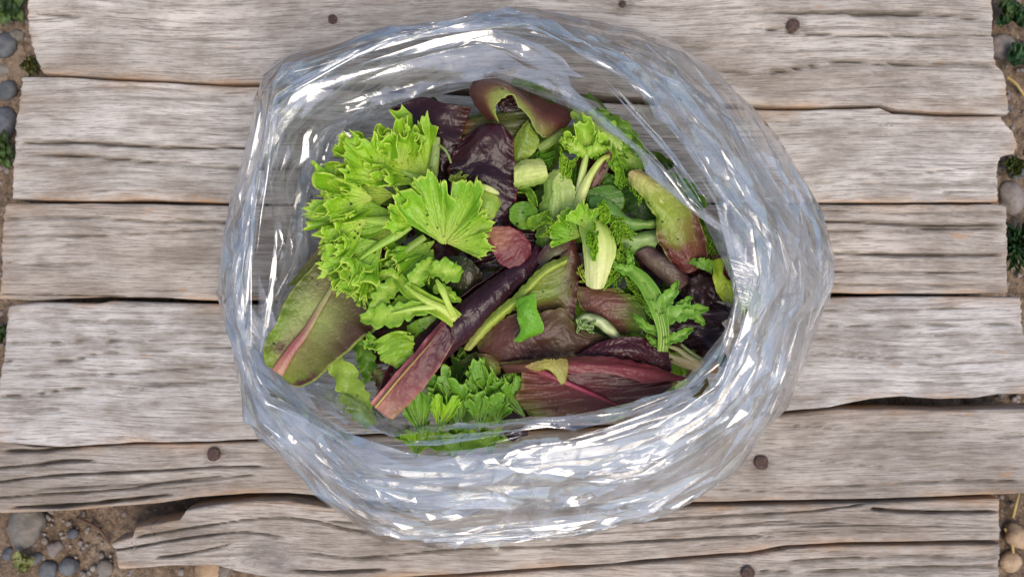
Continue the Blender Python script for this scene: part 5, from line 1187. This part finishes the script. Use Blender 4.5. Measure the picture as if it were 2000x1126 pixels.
# oak-leaf lettuce along the bottom
def oak(name_lbl, apex, ang, R, spread, z0, z1, seed, n=3, cols=DG, amp=0.35, lob=0.26):
    g = fan(apex[0], apex[1], z0, ang, R, spread, z1, nr=n, amp=amp, seed=seed, teeth=n * 3, cols=cols, tan=0.10, curl=0.06, lob=lob, rimcol=(140, 190, 70))
    ribs = join([tube([(apex[0], apex[1], z0 + 0.12), (apex[0] + 0.5 * R * math.cos(math.radians(ang + a)), apex[1] - 0.5 * R * math.sin(math.radians(ang + a)), (z0 + z1) / 2 + 0.06), (apex[0] + 0.85 * R * math.cos(math.radians(ang + a)), apex[1] - 0.85 * R * math.sin(math.radians(ang + a)), z0 + (z1 - z0) * 0.85)], [3, 1.6, 0.6], [[(124, 166, 84)]], nt=20, na=6) for a in (-spread * 0.5, 0, spread * 0.5)])
    piece('oak_leaf_lettuce', name_lbl, 'lettuce leaf', g, M_GREEN, extra=[('veins', ribs, M_STEM, 0)])
oak('green oak-leaf lettuce lobe standing at the bottom, middle of three', (892, 832), 88, 94, 30, 10.4, 11.4, 121)
oak('green oak-leaf lettuce lobe between the middle lobe and the red torn leaf', (956, 806), 100, 92, 26, 10.2, 11.0, 122)
oak('green oak-leaf lettuce lobe beside the pink open end of the purple roll', (824, 850), 100, 92, 30, 10.0, 10.8, 123)
oak('dark folded oak-leaf lettuce lobe between the two left lobes', (872, 800), 110, 62, 26, 9.9, 10.8, 124, cols=((90, 140, 54), (78, 136, 42), (72, 130, 36)))
oak('jagged oak-leaf lettuce tips left of the large wine red leaf', (1024, 812), 128, 96, 24, 10.0, 10.8, 125, n=4, lob=0.4)
oak('small curled oak-leaf lettuce bit at the film edge, bottom centre', (968, 826), 75, 56, 40, 10.3, 11.2, 126)
oak('bright oak-leaf lettuce lobe in front of the middle bottom lobe', (858, 838), 78, 64, 34, 10.6, 11.4, 221, cols=CL)
oak('light oak-leaf lettuce lobe right of the middle bottom lobe', (936, 838), 82, 76, 32, 10.7, 11.5, 222, n=4)
oak('oak-leaf lettuce lobe against the lower edge of the torn red-brown leaf', (986, 800), 96, 78, 34, 10.3, 11.0, 223, n=4, lob=0.35)
oak('frilly green lobe behind the bottom film, left of centre', (812, 892), 84, 64, 40, 8.6, 9.4, 224, n=4, cols=CL)
oak('frilly green lobe behind the bottom film, centre', (884, 894), 92, 62, 40, 8.6, 9.4, 225, n=4)
oak('frilly green lobe behind the bottom film, right of centre', (958, 884), 96, 58, 40, 8.6, 9.4, 226, n=4, cols=CL)
for (rb, lb, sd) in [([(1176, 566, 10.4), (1196, 540, 10.9), (1214, 512, 11.0), (1222, 484, 10.7)], 'fine feathery endive spray between white stem end and jagged lobed leaf', 301), ([(1112, 470, 10.6), (1096, 452, 11.0), (1078, 446, 10.9)], 'fine feathery endive spray left of the white stemmed endive', 302),
                     ([(1230, 330, 10.3), (1244, 356, 10.8), (1258, 386, 10.8)], 'fine feathery endive spray along the left rim of the long romaine leaf', 303), ([(1268, 600, 9.9), (1252, 574, 10.4), (1240, 548, 10.4)], 'fine feathery endive spray in the gap left of the jagged lobed leaf', 304),
                     ([(1100, 372, 10.0), (1106, 340, 10.6), (1110, 312, 10.7)], 'fine feathery endive spray behind the broad ribbed leaf base', 305), ([(1186, 424, 11.0), (1206, 440, 11.4), (1216, 462, 11.3)], 'fine feathery endive spray over the folded dark green leaf', 306)]:
    piece('endive_leaf', lb, 'endive leaf', frisee(rb, [3, 4, 2], auto_lobes(rb, 13, 16, 32, 42, sd, 0.1, 4, 0.1), [[(170, 206, 96), (140, 190, 62)]], sd), M_GREEN)
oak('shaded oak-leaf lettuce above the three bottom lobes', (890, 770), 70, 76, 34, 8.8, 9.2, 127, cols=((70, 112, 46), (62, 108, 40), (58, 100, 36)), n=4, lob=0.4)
piece('lettuce_leaf', 'dull green leaf edge between the purple roll and the torn brown-red leaf', 'lettuce leaf', ribbon([(900, 712, 9.6), (920, 700, 9.9), (940, 690, 9.8)], [5, 9, 5], [[(84, 108, 62)]], nt=24), M_GREEN)

# ---- lower left: endive with thick bright rib
brib = [(892, 626, 11.6), (866, 606, 12.2), (838, 592, 12.4), (812, 576, 12.4), (792, 560, 12.2), (776, 540, 11.8)]
bl = frisee(brib, [16, 17, 17, 16, 14, 10], [([(846, 598, 12.4), (806, 604, 12.7), (764, 614, 12.7), (704, 620, 12.2)], [11, 14, 20, 20, 5], 5), ([(806, 574, 12.3), (812, 548, 12.5), (826, 524, 12.4), (846, 510, 12.1)], [14, 15, 13, 8], 4), ([(836, 530, 12.2), (864, 526, 12.5), (884, 532, 12.4), (902, 524, 12.1)], [10, 19, 18, 4], 4), ([(778, 552, 12.0), (750, 572, 12.4), (738, 596, 12.5), (740, 620, 12.2)], [14, 17, 15, 7], 4), ([(776, 546, 11.9), (760, 536, 12.0), (740, 540, 11.8)], [13, 12, 4], 3), ([(800, 580, 12.2), (776, 592, 12.0), (764, 604, 11.9)], [10, 9, 3], 3), ([(846, 560, 11.8), (866, 566, 12.0), (884, 580, 12.0), (900, 588, 11.8)], [8, 10, 8, 2], 4)],
            [[(190, 214, 110), (160, 200, 80)], [(176, 208, 96), (140, 188, 62)], [(160, 200, 84), (126, 178, 54)]], 131, 0)
bs = tube([(886, 616, 12.3), (876, 596, 12.8), (866, 572, 13.0), (858, 556, 12.9), (852, 546, 12.7)], [8, 6, 6, 7, 3], [[(184, 210, 104)], [(170, 204, 90)]], flat=0.5, nt=30)
bt = join([tube([(890, 622, 12.0), (866, 604, 12.55), (838, 590, 12.75), (812, 574, 12.7), (790, 556, 12.5)], [9, 8, 7, 5, 3], [[(196, 216, 124)], [(184, 212, 110)], [(166, 204, 92)]], flat=0.55, ribs=0.08), tube([(850, 599, 12.7), (806, 603, 12.95), (764, 612, 12.95)], [6, 4, 2], [[(184, 212, 110)], [(166, 204, 92)]], flat=0.5, nt=30)])
piece('endive_leaf', 'bright green endive leaf with a thick pale branching rib, touching the purple roll', 'endive leaf', bl, M_GREEN, extra=[('midrib', bt, M_STEM, 0), ('side_stalk', bs, M_STEM, 0)])
b2 = join([patch([[(730, 668, 11.2), (742, 690, 11.0), (756, 706, 10.8), (774, 722, 10.6)], [(752, 654, 11.8), (766, 676, 11.7), (772, 700, 11.5), (782, 720, 11.1)], [(780, 646, 11.9), (792, 664, 11.8), (792, 690, 11.6), (790, 716, 11.2)], [(802, 650, 11.4), (806, 668, 11.4), (800, 692, 11.2), (794, 712, 10.8)]], [[(130, 178, 56), (144, 190, 66), (150, 194, 72)], [(140, 186, 70), (120, 170, 50), (152, 196, 76)], [(156, 186, 104), (130, 178, 60), (156, 196, 84)]], nt=60, ns=44, seed=133, blister=1.2, wave=0.6, ruffle=0.3, serr=3), fan(740, 664, 11.0, 200, 30, 60, 11.2, nr=3, amp=0.3, seed=134, teeth=8, cols=BR)])
piece('lettuce_leaf', 'crumpled light green leaf below the thick ribbed endive leaf', 'lettuce leaf', b2, M_GREEN)
piece('lettuce_leaf', 'plain green leaf tucked between endive rib and purple roll', 'lettuce leaf', patch([[(794, 636, 10.8), (820, 622, 11.2), (856, 612, 11.2)], [(800, 670, 10.6), (828, 654, 11.0), (860, 628, 11.0)]], [[(112, 160, 54), (96, 140, 46)], [(104, 152, 48), (90, 134, 42)]], nt=36, ns=24, seed=135), M_GREEN)
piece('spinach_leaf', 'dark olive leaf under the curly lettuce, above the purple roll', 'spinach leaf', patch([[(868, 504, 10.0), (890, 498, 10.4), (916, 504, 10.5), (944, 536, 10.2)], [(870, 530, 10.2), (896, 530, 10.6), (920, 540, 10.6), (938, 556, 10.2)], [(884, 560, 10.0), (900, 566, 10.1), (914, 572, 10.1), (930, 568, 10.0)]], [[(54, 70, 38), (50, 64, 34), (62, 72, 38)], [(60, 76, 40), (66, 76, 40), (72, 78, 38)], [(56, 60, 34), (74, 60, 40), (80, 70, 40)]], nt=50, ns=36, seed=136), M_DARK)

# ---- the big curly lettuce at the upper left
cl = join([
    fan(840, 356, 11.0, 136, 148, 50, 12.4, nr=8, amp=1.0, seed=141, teeth=30, cols=CL, nu=300, tan=0.09, curl=0.16),
    fan(800, 330, 11.4, 128, 84, 70, 13.0, nr=7, amp=0.8, seed=142, teeth=24, cols=CL, nu=240, tan=0.10, curl=0.2),
    fan(740, 340, 11.2, 165, 108, 55, 12.6, nr=6, amp=0.9, seed=143, teeth=22, cols=CL, nu=240, tan=0.11, curl=0.2),
    fan(770, 380, 10.8, 182, 150, 34, 12.2, nr=6, amp=0.8, seed=144, teeth=24, cols=CL, nu=240, tan=0.09, curl=0.16),
    fan(800, 428, 11.4, 180, 190, 24, 11.7, nr=6, amp=0.7, seed=145, teeth=24, cols=CD, nu=240, tan=0.07, curl=0.1),
    fan(748, 352, 12.2, 128, 112, 62, 13.3, nr=5, amp=0.8, seed=241, teeth=34, cols=CL, nu=320, nv=44, tan=0.10, curl=0.20, lob=0.15),
    fan(782, 322, 12.3, 92, 82, 52, 13.2, nr=4, amp=0.7, seed=242, teeth=26, cols=CL, nu=260, tan=0.12, curl=0.20),
    fan(728, 388, 12.2, 176, 112, 44, 13.0, nr=4, amp=0.8, seed=243, teeth=28, cols=CL, nu=280, nv=44, tan=0.11, curl=0.20, lob=0.15),
    fan(716, 428, 12.0, 212, 100, 36, 12.5, nr=4, amp=0.7, seed=246, teeth=24, cols=CL, nu=240, tan=0.11, curl=0.20),
    fan(790, 440, 10.6, 196, 176, 26, 11.2, nr=6, amp=0.7, seed=146, teeth=24, cols=CL, nu=240, tan=0.08, curl=0.12),
])
cs = join([tube([(850, 352, 11.3), (820, 348, 11.4), (786, 334, 11.6), (760, 322, 11.6)], [13, 9, 5, 2], [[(150, 184, 84)], [(136, 184, 66)]], flat=0.5, ribs=0.06), tube([(800, 428, 11.75), (760, 432, 11.95), (700, 428, 11.9), (650, 420, 11.8)], [11, 9, 5, 2], [[(160, 196, 90)], [(146, 192, 66)]], flat=0.45, ribs=0.06)])
piece('curly_lettuce_leaf', 'large bright green curly lettuce leaf with ruffled toothed edges, upper left', 'lettuce leaf', cl, M_GREEN, extra=[('midrib', cs, M_STEM, 0)])
front = join([fan(868, 478, 11.9, 92, 142, 56, 13.2, nr=6, amp=0.45, seed=151, teeth=26, cols=((176, 206, 100), (146, 196, 66), (124, 186, 44)), nu=300, nv=44, tan=0.07, curl=0.12, lob=0.22),
              fan(872, 474, 12.1, 14, 92, 40, 12.4, nr=5, amp=0.5, seed=152, teeth=20, cols=((176, 204, 100), (152, 196, 70), (136, 188, 54)), nu=200, tan=0.07, curl=0.1),
              fan(820, 432, 12.2, 160, 66, 50, 13.0, nr=4, amp=0.6, seed=153, teeth=16, cols=CL, tan=0.1, curl=0.15)])
fs = patch([[(930, 372, 12.0), (952, 374, 12.1), (972, 384, 11.9), (978, 398, 11.6)], [(930, 396, 12.5), (952, 398, 12.6), (968, 402, 12.3), (974, 410, 11.8)], [(930, 428, 12.0), (948, 434, 12.0), (960, 430, 11.8), (968, 420, 11.5)]], [[(140, 176, 70), (128, 170, 62), (120, 160, 58)], [(160, 184, 88), (140, 176, 74), (170, 190, 100)]], nt=40, ns=30, seed=154, veins=0, vcol=0)
piece('curly_lettuce_leaf', 'fan-shaped yellow-green curly lettuce leaf on the front of the large one', 'lettuce leaf', front, M_GREEN, extra=[('stalk', fs, M_STEM, 0.0006)])
low = join([fan(690, 500, 12.3, 215, 62, 110, 12.6, nr=6, amp=0.7, seed=261, teeth=26, cols=((140, 184, 76), (136, 190, 54), (140, 194, 58)), nu=240, tan=0.16, curl=0.28),
            fan(700, 540, 11.6, 250, 52, 100, 11.8, nr=5, amp=0.6, seed=262, teeth=20, cols=((130, 178, 66), (130, 184, 52), (136, 190, 56)), tan=0.15, curl=0.28),
            fan(748, 474, 11.6, 212, 124, 46, 12.3, nr=6, amp=0.8, seed=161, teeth=24, cols=((140, 184, 76), (126, 182, 50), (132, 190, 54)), nu=260, tan=0.09, curl=0.14),
            fan(742, 470, 11.2, 248, 116, 26, 11.8, nr=5, amp=0.7, seed=162, teeth=18, cols=((130, 178, 66), (124, 180, 48), (130, 188, 52)), tan=0.09, curl=0.1),
            fan(720, 540, 10.4, 250, 62, 50, 10.4, nr=4, amp=0.5, seed=163, teeth=12, cols=((110, 164, 56), (112, 168, 50), (120, 176, 54)), tan=0.08, curl=0.1),
            fan(700, 510, 10.2, 214, 66, 50, 10.6, nr=4, amp=0.5, seed=164, teeth=14, cols=((110, 164, 56), (116, 172, 50), (124, 180, 54)), tan=0.08, curl=0.1)])
ls = tube([(800, 440, 11.8), (776, 458, 11.95), (746, 476, 12.0), (716, 496, 12.1), (690, 516, 12.1)], [9, 9, 7, 4, 2], [[(156, 192, 88)], [(146, 190, 72)], [(150, 198, 72)]], flat=0.5, ribs=0.06)
piece('curly_lettuce_leaf', 'drooping curly lettuce leaf below the large one, beside the romaine leaf', 'lettuce leaf', low, M_GREEN, extra=[('midrib', ls, M_STEM, 0)])
mid = join([fan(800, 500, 10.8, 200, 60, 60, 11.2, nr=5, amp=0.6, seed=171, teeth=14, cols=CD, tan=0.1, curl=0.16), fan(850, 470, 11.0, 215, 110, 22, 11.6, nr=4, amp=0.6, seed=172, teeth=14, cols=CD, tan=0.09, curl=0.12),
            fan(846, 486, 11.0, 240, 70, 36, 11.6, nr=4, amp=0.5, seed=173, teeth=12, cols=CD, tan=0.1, curl=0.14)])
ms = tube([(830, 462, 11.3), (800, 484, 11.4), (770, 506, 11.2), (752, 520, 10.9)], [7, 8, 8, 5], [[(136, 170, 80)], [(120, 158, 66)]], flat=0.6, ribs=0.05)
piece('curly_lettuce_leaf', 'shaded curly lettuce leaf with a straight stalk, under the fan-shaped one', 'lettuce leaf', mid, M_GREEN, extra=[('stalk', ms, M_STEM, 0)])
piece('endive_leaf', 'whitish frizzy endive bit in the gap of the large curly lettuce leaf', 'endive leaf', frisee([(780, 366, 11.0), (768, 356, 11.3), (758, 348, 11.2)], [5, 7, 4], auto_lobes([(780, 366, 11.0), (768, 356, 11.3), (758, 348, 11.2)], 7, 10, 16, 60, 20, 0, 4), [[(160, 186, 120)]], 174), M_GREEN)
piece('endive_leaf', 'pale endive sprig with white stalk at the right of the fan-shaped leaf', 'endive leaf', frisee([(878, 346, 12.0), (892, 352, 12.2), (910, 352, 12.2)], [5, 8, 8], auto_lobes([(876, 346, 12.0), (892, 350, 12.2), (910, 352, 12.2)], 6, 10, 18, 60, 21, 0, 4), [[(160, 190, 100)]], 175), M_GREEN,
      extra=[('stalk', tube([(925, 362, 12.2), (948, 366, 12.4), (966, 374, 12.3), (974, 378, 12.1)], [7, 6, 6, 3], [[(190, 210, 140)], [(204, 216, 160)]], flat=0.6), M_STEM, 0)])
# greens seen through the film
for (pts, hw, cc, lb, mm) in [([(1290, 345, 8.6), (1320, 372, 9.0), (1352, 404, 8.9), (1366, 440, 8.4)], [20, 30, 26, 8], [[(84, 130, 52), (96, 146, 58)]], 'dark green leaf behind the upper right film, beside the long romaine leaf', M_GREEN),
                              ([(1350, 430, 8.0), (1376, 450, 8.4), (1402, 480, 8.0)], [12, 18, 8], [[(130, 176, 70), (120, 170, 60)]], 'light green frilly leaf behind the right film near the romaine tip', M_GREEN),
                              ([(770, 846, 9.0), (830, 858, 9.2), (900, 864, 9.2), (980, 848, 9.0)], [8, 16, 18, 8], [[(140, 186, 84), (150, 196, 92)]], 'green oak-leaf edge pressed behind the bottom film', M_GREEN),
                              ([(640, 690, 7.4), (672, 732, 7.8), (700, 790, 7.8), (724, 830, 7.4)], [14, 24, 26, 10], [[(150, 192, 92), (160, 200, 104)]], 'light green leaf behind the film at the lower left', M_GREEN),
                              ([(694, 660, 8.2), (714, 700, 8.6), (722, 744, 8.4)], [10, 18, 10], [[(92, 140, 54), (100, 150, 60)]], 'green leaf strip between romaine leaf and purple roll, under film', M_GREEN),
                              ([(1000, 160, 8.6), (1040, 172, 8.9), (1086, 196, 8.7)], [8, 12, 6], [[(92, 150, 48), (84, 140, 40)]], 'bright green leaf edge under the film above the curled red leaf', M_GREEN),
                              ([(730, 722, 9.2), (748, 740, 9.5), (762, 762, 9.2)], [10, 20, 8], [[(130, 150, 90), (128, 104, 86)]], 'pale red-veined leaf corner left of the purple roll', M_RED),
                              ([(1160, 216, 8.8), (1210, 250, 9.2), (1260, 310, 9.0)], [10, 18, 10], [[(110, 160, 66), (120, 170, 70)]], 'light green leaf showing through the upper right film', M_GREEN)]:
    piece('lettuce_leaf', lb, 'lettuce leaf', ribbon(pts, hw, cc, teeth=6, tamp=0.4, nt=60, ns=15, seed=len(lb), cup=0.3, wav=0.3), mm)

# ------------------------------------------------------------------ pebbles, weeds and straw on the soil


def stone_mat(name, c1, c2):
    T = NT(name)
    P = T.n('ShaderNodeNewGeometry').outputs['Position']
    c = T.ramp(T.noise(P, 120, 5, 0.6), [(0.35, lin(c1)), (0.65, lin(c2))])
    c = T.mix(T.ramp(T.noise(P, 900, 2, 0.5), [(0.55, 0.0), (0.7, 0.4)]), c, lin((70, 66, 62)))
    b = T.n('ShaderNodeBump', {'Height': T.noise(P, 300, 4, 0.6), 'Strength': 0.4, 'Distance': 0.002})
    return T.surf(T.n('ShaderNodeBsdfPrincipled', {'Base Color': c, 'Roughness': 0.75, 'Normal': b.outputs[0]}).outputs[0])


ST = [stone_mat('blue_grey_stone', (78, 80, 82), (106, 108, 110)), stone_mat('pale_grey_stone', (100, 94, 86), (128, 120, 110)),
      stone_mat('mauve_grey_stone', (112, 102, 96), (142, 132, 124)), stone_mat('tan_stone', (150, 122, 94), (180, 154, 124)), stone_mat('dark_grey_stone', (66, 68, 74), (98, 100, 106))]


def stone_geo(px, py, r, seed, sq=0.62, n=20, m=12):
    rgs = np.random.default_rng(seed)
    a = np.linspace(0, 2 * np.pi, n, endpoint=False)[:, None]; b = np.linspace(-np.pi / 2, np.pi / 2, m)[None, :]
    X, Yv, Z = np.cos(a) * np.cos(b), np.sin(a) * np.cos(b), np.sin(b) + 0 * a
    w = 1 + 0.22 * vnoise(X * 1.3 + seed, Yv * 1.3 + Z, seed) + 0.08 * vnoise(X * 3.3 + seed, Yv * 3.3 + 2 * Z, seed + 1)
    k = (H - GZ) / F
    e = rgs.uniform(0.75, 1.2); th = rgs.uniform(0, 3.14)
    x, y = X * w * r * k, Yv * w * r * k * e
    x, y = x * math.cos(th) - y * math.sin(th), x * math.sin(th) + y * math.cos(th)
    V = np.stack([x, y, Z * w * r * k * sq], -1) + at(px, py, GZ + r * k * sq * 0.45)
    return V.reshape(-1, 3), grid_faces(n, m, True)


STONES = [(12, 88, 24, 0, 'blue-grey pebble left of the top board'), (34, 72, 15, 1, 'pale pebble touching the left end of the top board'), (14, 174, 19, 0, 'round blue-grey pebble left of the second board'),
          (8, 240, 30, 4, 'dark slaty stone at the left edge beside the second board'), (6, 138, 14, 1, 'whitish chip at the left edge under the moss'), (50, 1028, 36, 1, 'large pale grey stone in the bare soil, lower left'),
          (106, 1070, 17, 2, 'mauve-grey pebble beside the large pale stone'), (94, 1112, 19, 0, 'bluish pebble at the bottom edge, lower left'), (133, 1106, 20, 0, 'oval bluish pebble right of its bluish neighbour at the bottom left'),
          (143, 1042, 12, 4, 'small dark pebble between the pale stone and the broken board'), (206, 1108, 16, 1, 'grey pebble under the tip of the broken board'), (16, 1082, 14, 4, 'small dark pebble below the large pale stone'),
          (70, 1088, 12, 0, 'small blue-grey pebble by the yellow-green weed'), (404, 1116, 24, 3, 'tan pebble below the broken board'), (440, 1112, 14, 1, 'small pale pebble right of the tan one below the broken board'), (1958, 92, 25, 2, 'mauve-grey pebble at the right end of the top board'),
          (1976, 386, 26, 2, 'brownish grey pebble at the right end of the second board'), (1984, 336, 13, 4, 'small dark pebble above the brownish grey one on the right'), (1964, 214, 9, 4, 'tiny dark pebble right of the first board gap'),
          (1990, 1046, 26, 3, 'tan lump of stone at the lower right edge'), (1972, 1094, 20, 3, 'tan pebble right of the last board'), (38, 1064, 9, 4, 'tiny dark pebble on the rim of the large pale stone')]
for i, (px, py, r, k, lb) in enumerate(STONES):
    V, fc = stone_geo(px, py, r, 300 + i)
    me, c0 = new_mesh('pebble', V, fc)
    tag(link('pebble', me, c0, ST[k]), lb, 'pebble', 'pebbles beside the platform')

rg = np.random.default_rng(77)
Vs, Fs, o = [], [], 0
for k in range(1700):
    side = rg.random()
    if side < 0.3: px, py = rg.uniform(-60, 70), rg.uniform(-60, 700)
    elif side < 0.65: px, py = rg.uniform(-60, 460), rg.uniform(985, 1180)
    else: px, py = rg.uniform(1940, 2080), rg.uniform(-60, 1180)
    V, fc = stone_geo(px, py, rg.uniform(1.2, 1.2 + 7 * rg.random()), 900 + k, 0.6, 8, 6)
    Vs.append(V); Fs.append(fc + o); o += len(V)
me, c0 = new_mesh('gravel', np.vstack(Vs), np.vstack(Fs))
tag(link('gravel', me, c0, ST[2]), 'fine gravel scattered over the soil round the boards', 'gravel', kind='stuff')

M_WEED = leaf_mat('weed_leaf', 0.5, 0.3, 0.2, 0.2)
M_STRAW = leaf_mat('straw', 0.6, 0.1, 0.0, 0.2)


def weed(name, label, cat, px, py, n, L0, L1, w, cols, seed, z0=-4.8, rise=1.2):
    rgw = np.random.default_rng(seed)
    g = []
    for k in range(n):
        a = rgw.uniform(0, 2 * np.pi); L = rgw.uniform(L0, L1); b = a + rgw.normal(0, 0.5)
        x0, y0 = px + rgw.normal(0, L0 * 0.4), py + rgw.normal(0, L0 * 0.4); zz = z0 + rgw.uniform(0, 0.4)
        pts = [(x0, y0, zz), (x0 + 0.5 * L * math.cos(a), y0 + 0.5 * L * math.sin(a), zz + rise * rgw.uniform(.5, 1)), (x0 + 0.5 * L * (math.cos(a) + math.cos(b)), y0 + 0.5 * L * (math.sin(a) + math.sin(b)), zz + rise * rgw.uniform(.3, 1))]
        cc = cols[rgw.integers(len(cols))]
        g.append(ribbon(pts, [w * 0.4, w, w * 0.9, 0.6], [[cc]], nt=14, ns=5, seed=seed + k, cup=0.2))
    o, _ = mesh_obj(name, join(g), M_WEED, thick=0)
    tag(o, label, cat)


G1 = [(78, 100, 52), (92, 116, 62), (56, 76, 40)]; G2 = [(120, 116, 70), (96, 100, 52), (74, 80, 44)]; G3 = [(50, 84, 48), (38, 66, 36), (70, 104, 60)]; GY = [(140, 146, 88), (150, 150, 100)]
weed('weed', 'green leafy weed in the top left corner', 'weed', 14, 6, 16, 22, 50, 13, G1, 401)
weed('moss_tuft', 'dull olive moss tuft at the lower left corner of the top board', 'moss', 60, 128, 60, 8, 22, 4, G2, 402, rise=0.8)
weed('weed', 'low green weed left of the split second board', 'weed', 2, 296, 18, 16, 34, 8, G1, 403)
weed('weed', 'yellow-green seedling among the pebbles at the lower left', 'weed', 46, 1096, 10, 16, 30, 9, GY, 404)
weed('weed', 'green leafy weed in the top right corner', 'weed', 1978, 30, 22, 16, 38, 9, G3 + G1, 405)
weed('weed', 'dark broad-leaved weed right of the mauve-grey pebble', 'weed', 1992, 108, 6, 24, 40, 15, G3, 406)
weed('moss_tuft', 'mossy clump right of the notched second board', 'moss', 1982, 322, 60, 8, 26, 4, G2 + G1, 407, rise=0.8)
weed('grass_tuft', 'dark green grass tuft right of the third board', 'grass', 1990, 480, 80, 20, 70, 2.4, G3, 408, rise=1.6)
weed('weed', 'low green weed at the left end of the fourth board', 'weed', -4, 650, 16, 14, 30, 7, G1, 409)
for i, (pts, lb) in enumerate([([(1978, 1010, -4.6), (1984, 985, -4.2), (1990, 962, -4.4)], 'yellow straw stalk standing right of the last gap'), ([(1962, 1030, -4.8), (1976, 1060, -4.6), (1980, 1100, -4.7)], 'brown straw bit on the soil at the lower right'), ([(1966, 150, -4.7), (1985, 165, -4.5), (2002, 190, -4.6)], 'thin straw on the soil right of the top board'), ([(150, 1010, -4.7), (190, 1030, -4.5), (214, 1060, -4.7)], 'brown twig on the bare soil beside the broken board')]):
    g = tube(pts, [3, 3.2, 2.4], [[(176, 150, 92)] if i != 3 else [(92, 70, 54)]], nt=16, na=7, seed=i)
    o, _ = mesh_obj('straw', g, M_STRAW, thick=0)
    tag(o, lb, 'straw')

# ------------------------------------------------------------------ water beads on leaves and film
T = NT('water')
MAT_WATER = T.surf(T.n('ShaderNodeBsdfPrincipled', {'Base Color': (1, 1, 1, 1), 'Roughness': 0.02, 'IOR': 1.33, 'Transmission Weight': 1.0}).outputs[0])
rg = np.random.default_rng(55)


def beads(name, label, pts, nrm, rad):
    n, m = 10, 5
    a = np.linspace(0, 2 * np.pi, n, endpoint=False)[:, None]; b = np.linspace(0, np.pi / 2, m)[None, :]
    S = np.stack([np.cos(a) * np.cos(b), np.sin(a) * np.cos(b), np.sin(b) * 0.75 + 0 * a], -1).reshape(-1, 3)
    fc = grid_faces(n, m, True)
    Vs, Fs = [], []
    for k, (p, nn, r) in enumerate(zip(pts, nrm, rad)):
        t1_ = np.cross(nn, (0.3, 0.8, 0.2)); t1_ /= np.linalg.norm(t1_); t2_ = np.cross(nn, t1_)
        Vs.append(p + r * (S[:, :1] * t1_ * 1.15 + S[:, 1:2] * t2_ + S[:, 2:] * nn)); Fs.append(fc + k * len(S))
    me, c0 = new_mesh(name, np.vstack(Vs), np.vstack(Fs))
    tag(link(name, me, c0, MAT_WATER), label, 'water', kind='stuff')


P_, N_, R_ = [], [], []
for V, fc in LEAF_SURF:
    nb = max(2, int(len(V) / 900))
    for k in rg.integers(0, len(fc), nb):
        q = V[fc[k]]; nn = np.cross(q[2] - q[0], q[3] - q[1]); L = np.linalg.norm(nn)
        if L < 1e-12: continue
        nn = nn / L
        if nn[2] < 0: nn = -nn
        if nn[2] < 0.75: continue
        P_.append(q.mean(0) + nn * 0.0003); N_.append(nn); R_.append(np.exp(rg.uniform(np.log(0.0003), np.log(0.0009))))
beads('leaf_droplets', 'tiny water droplets beaded on the salad leaves', P_, N_, R_)
P_, N_, R_ = [], [], []
for ch in bag.children:
    me = ch.data
    co = np.empty(len(me.vertices) * 3, np.float32); me.vertices.foreach_get('co', co); co = co.reshape(-1, 3) + BAG_O
    no = np.empty(len(me.vertices) * 3, np.float32); me.vertex_normals.foreach_get('vector', no); no = no.reshape(-1, 3)
    for k in rg.integers(0, len(co), 70):
        nn = no[k] if no[k][2] > 0 else -no[k]
        if nn[2] < 0.4: continue
        P_.append(co[k]); N_.append(nn); R_.append(np.exp(rg.uniform(np.log(0.0004), np.log(0.0011))))
beads('film_droplets', 'small water droplets clinging to the clear plastic film', P_, N_, R_)
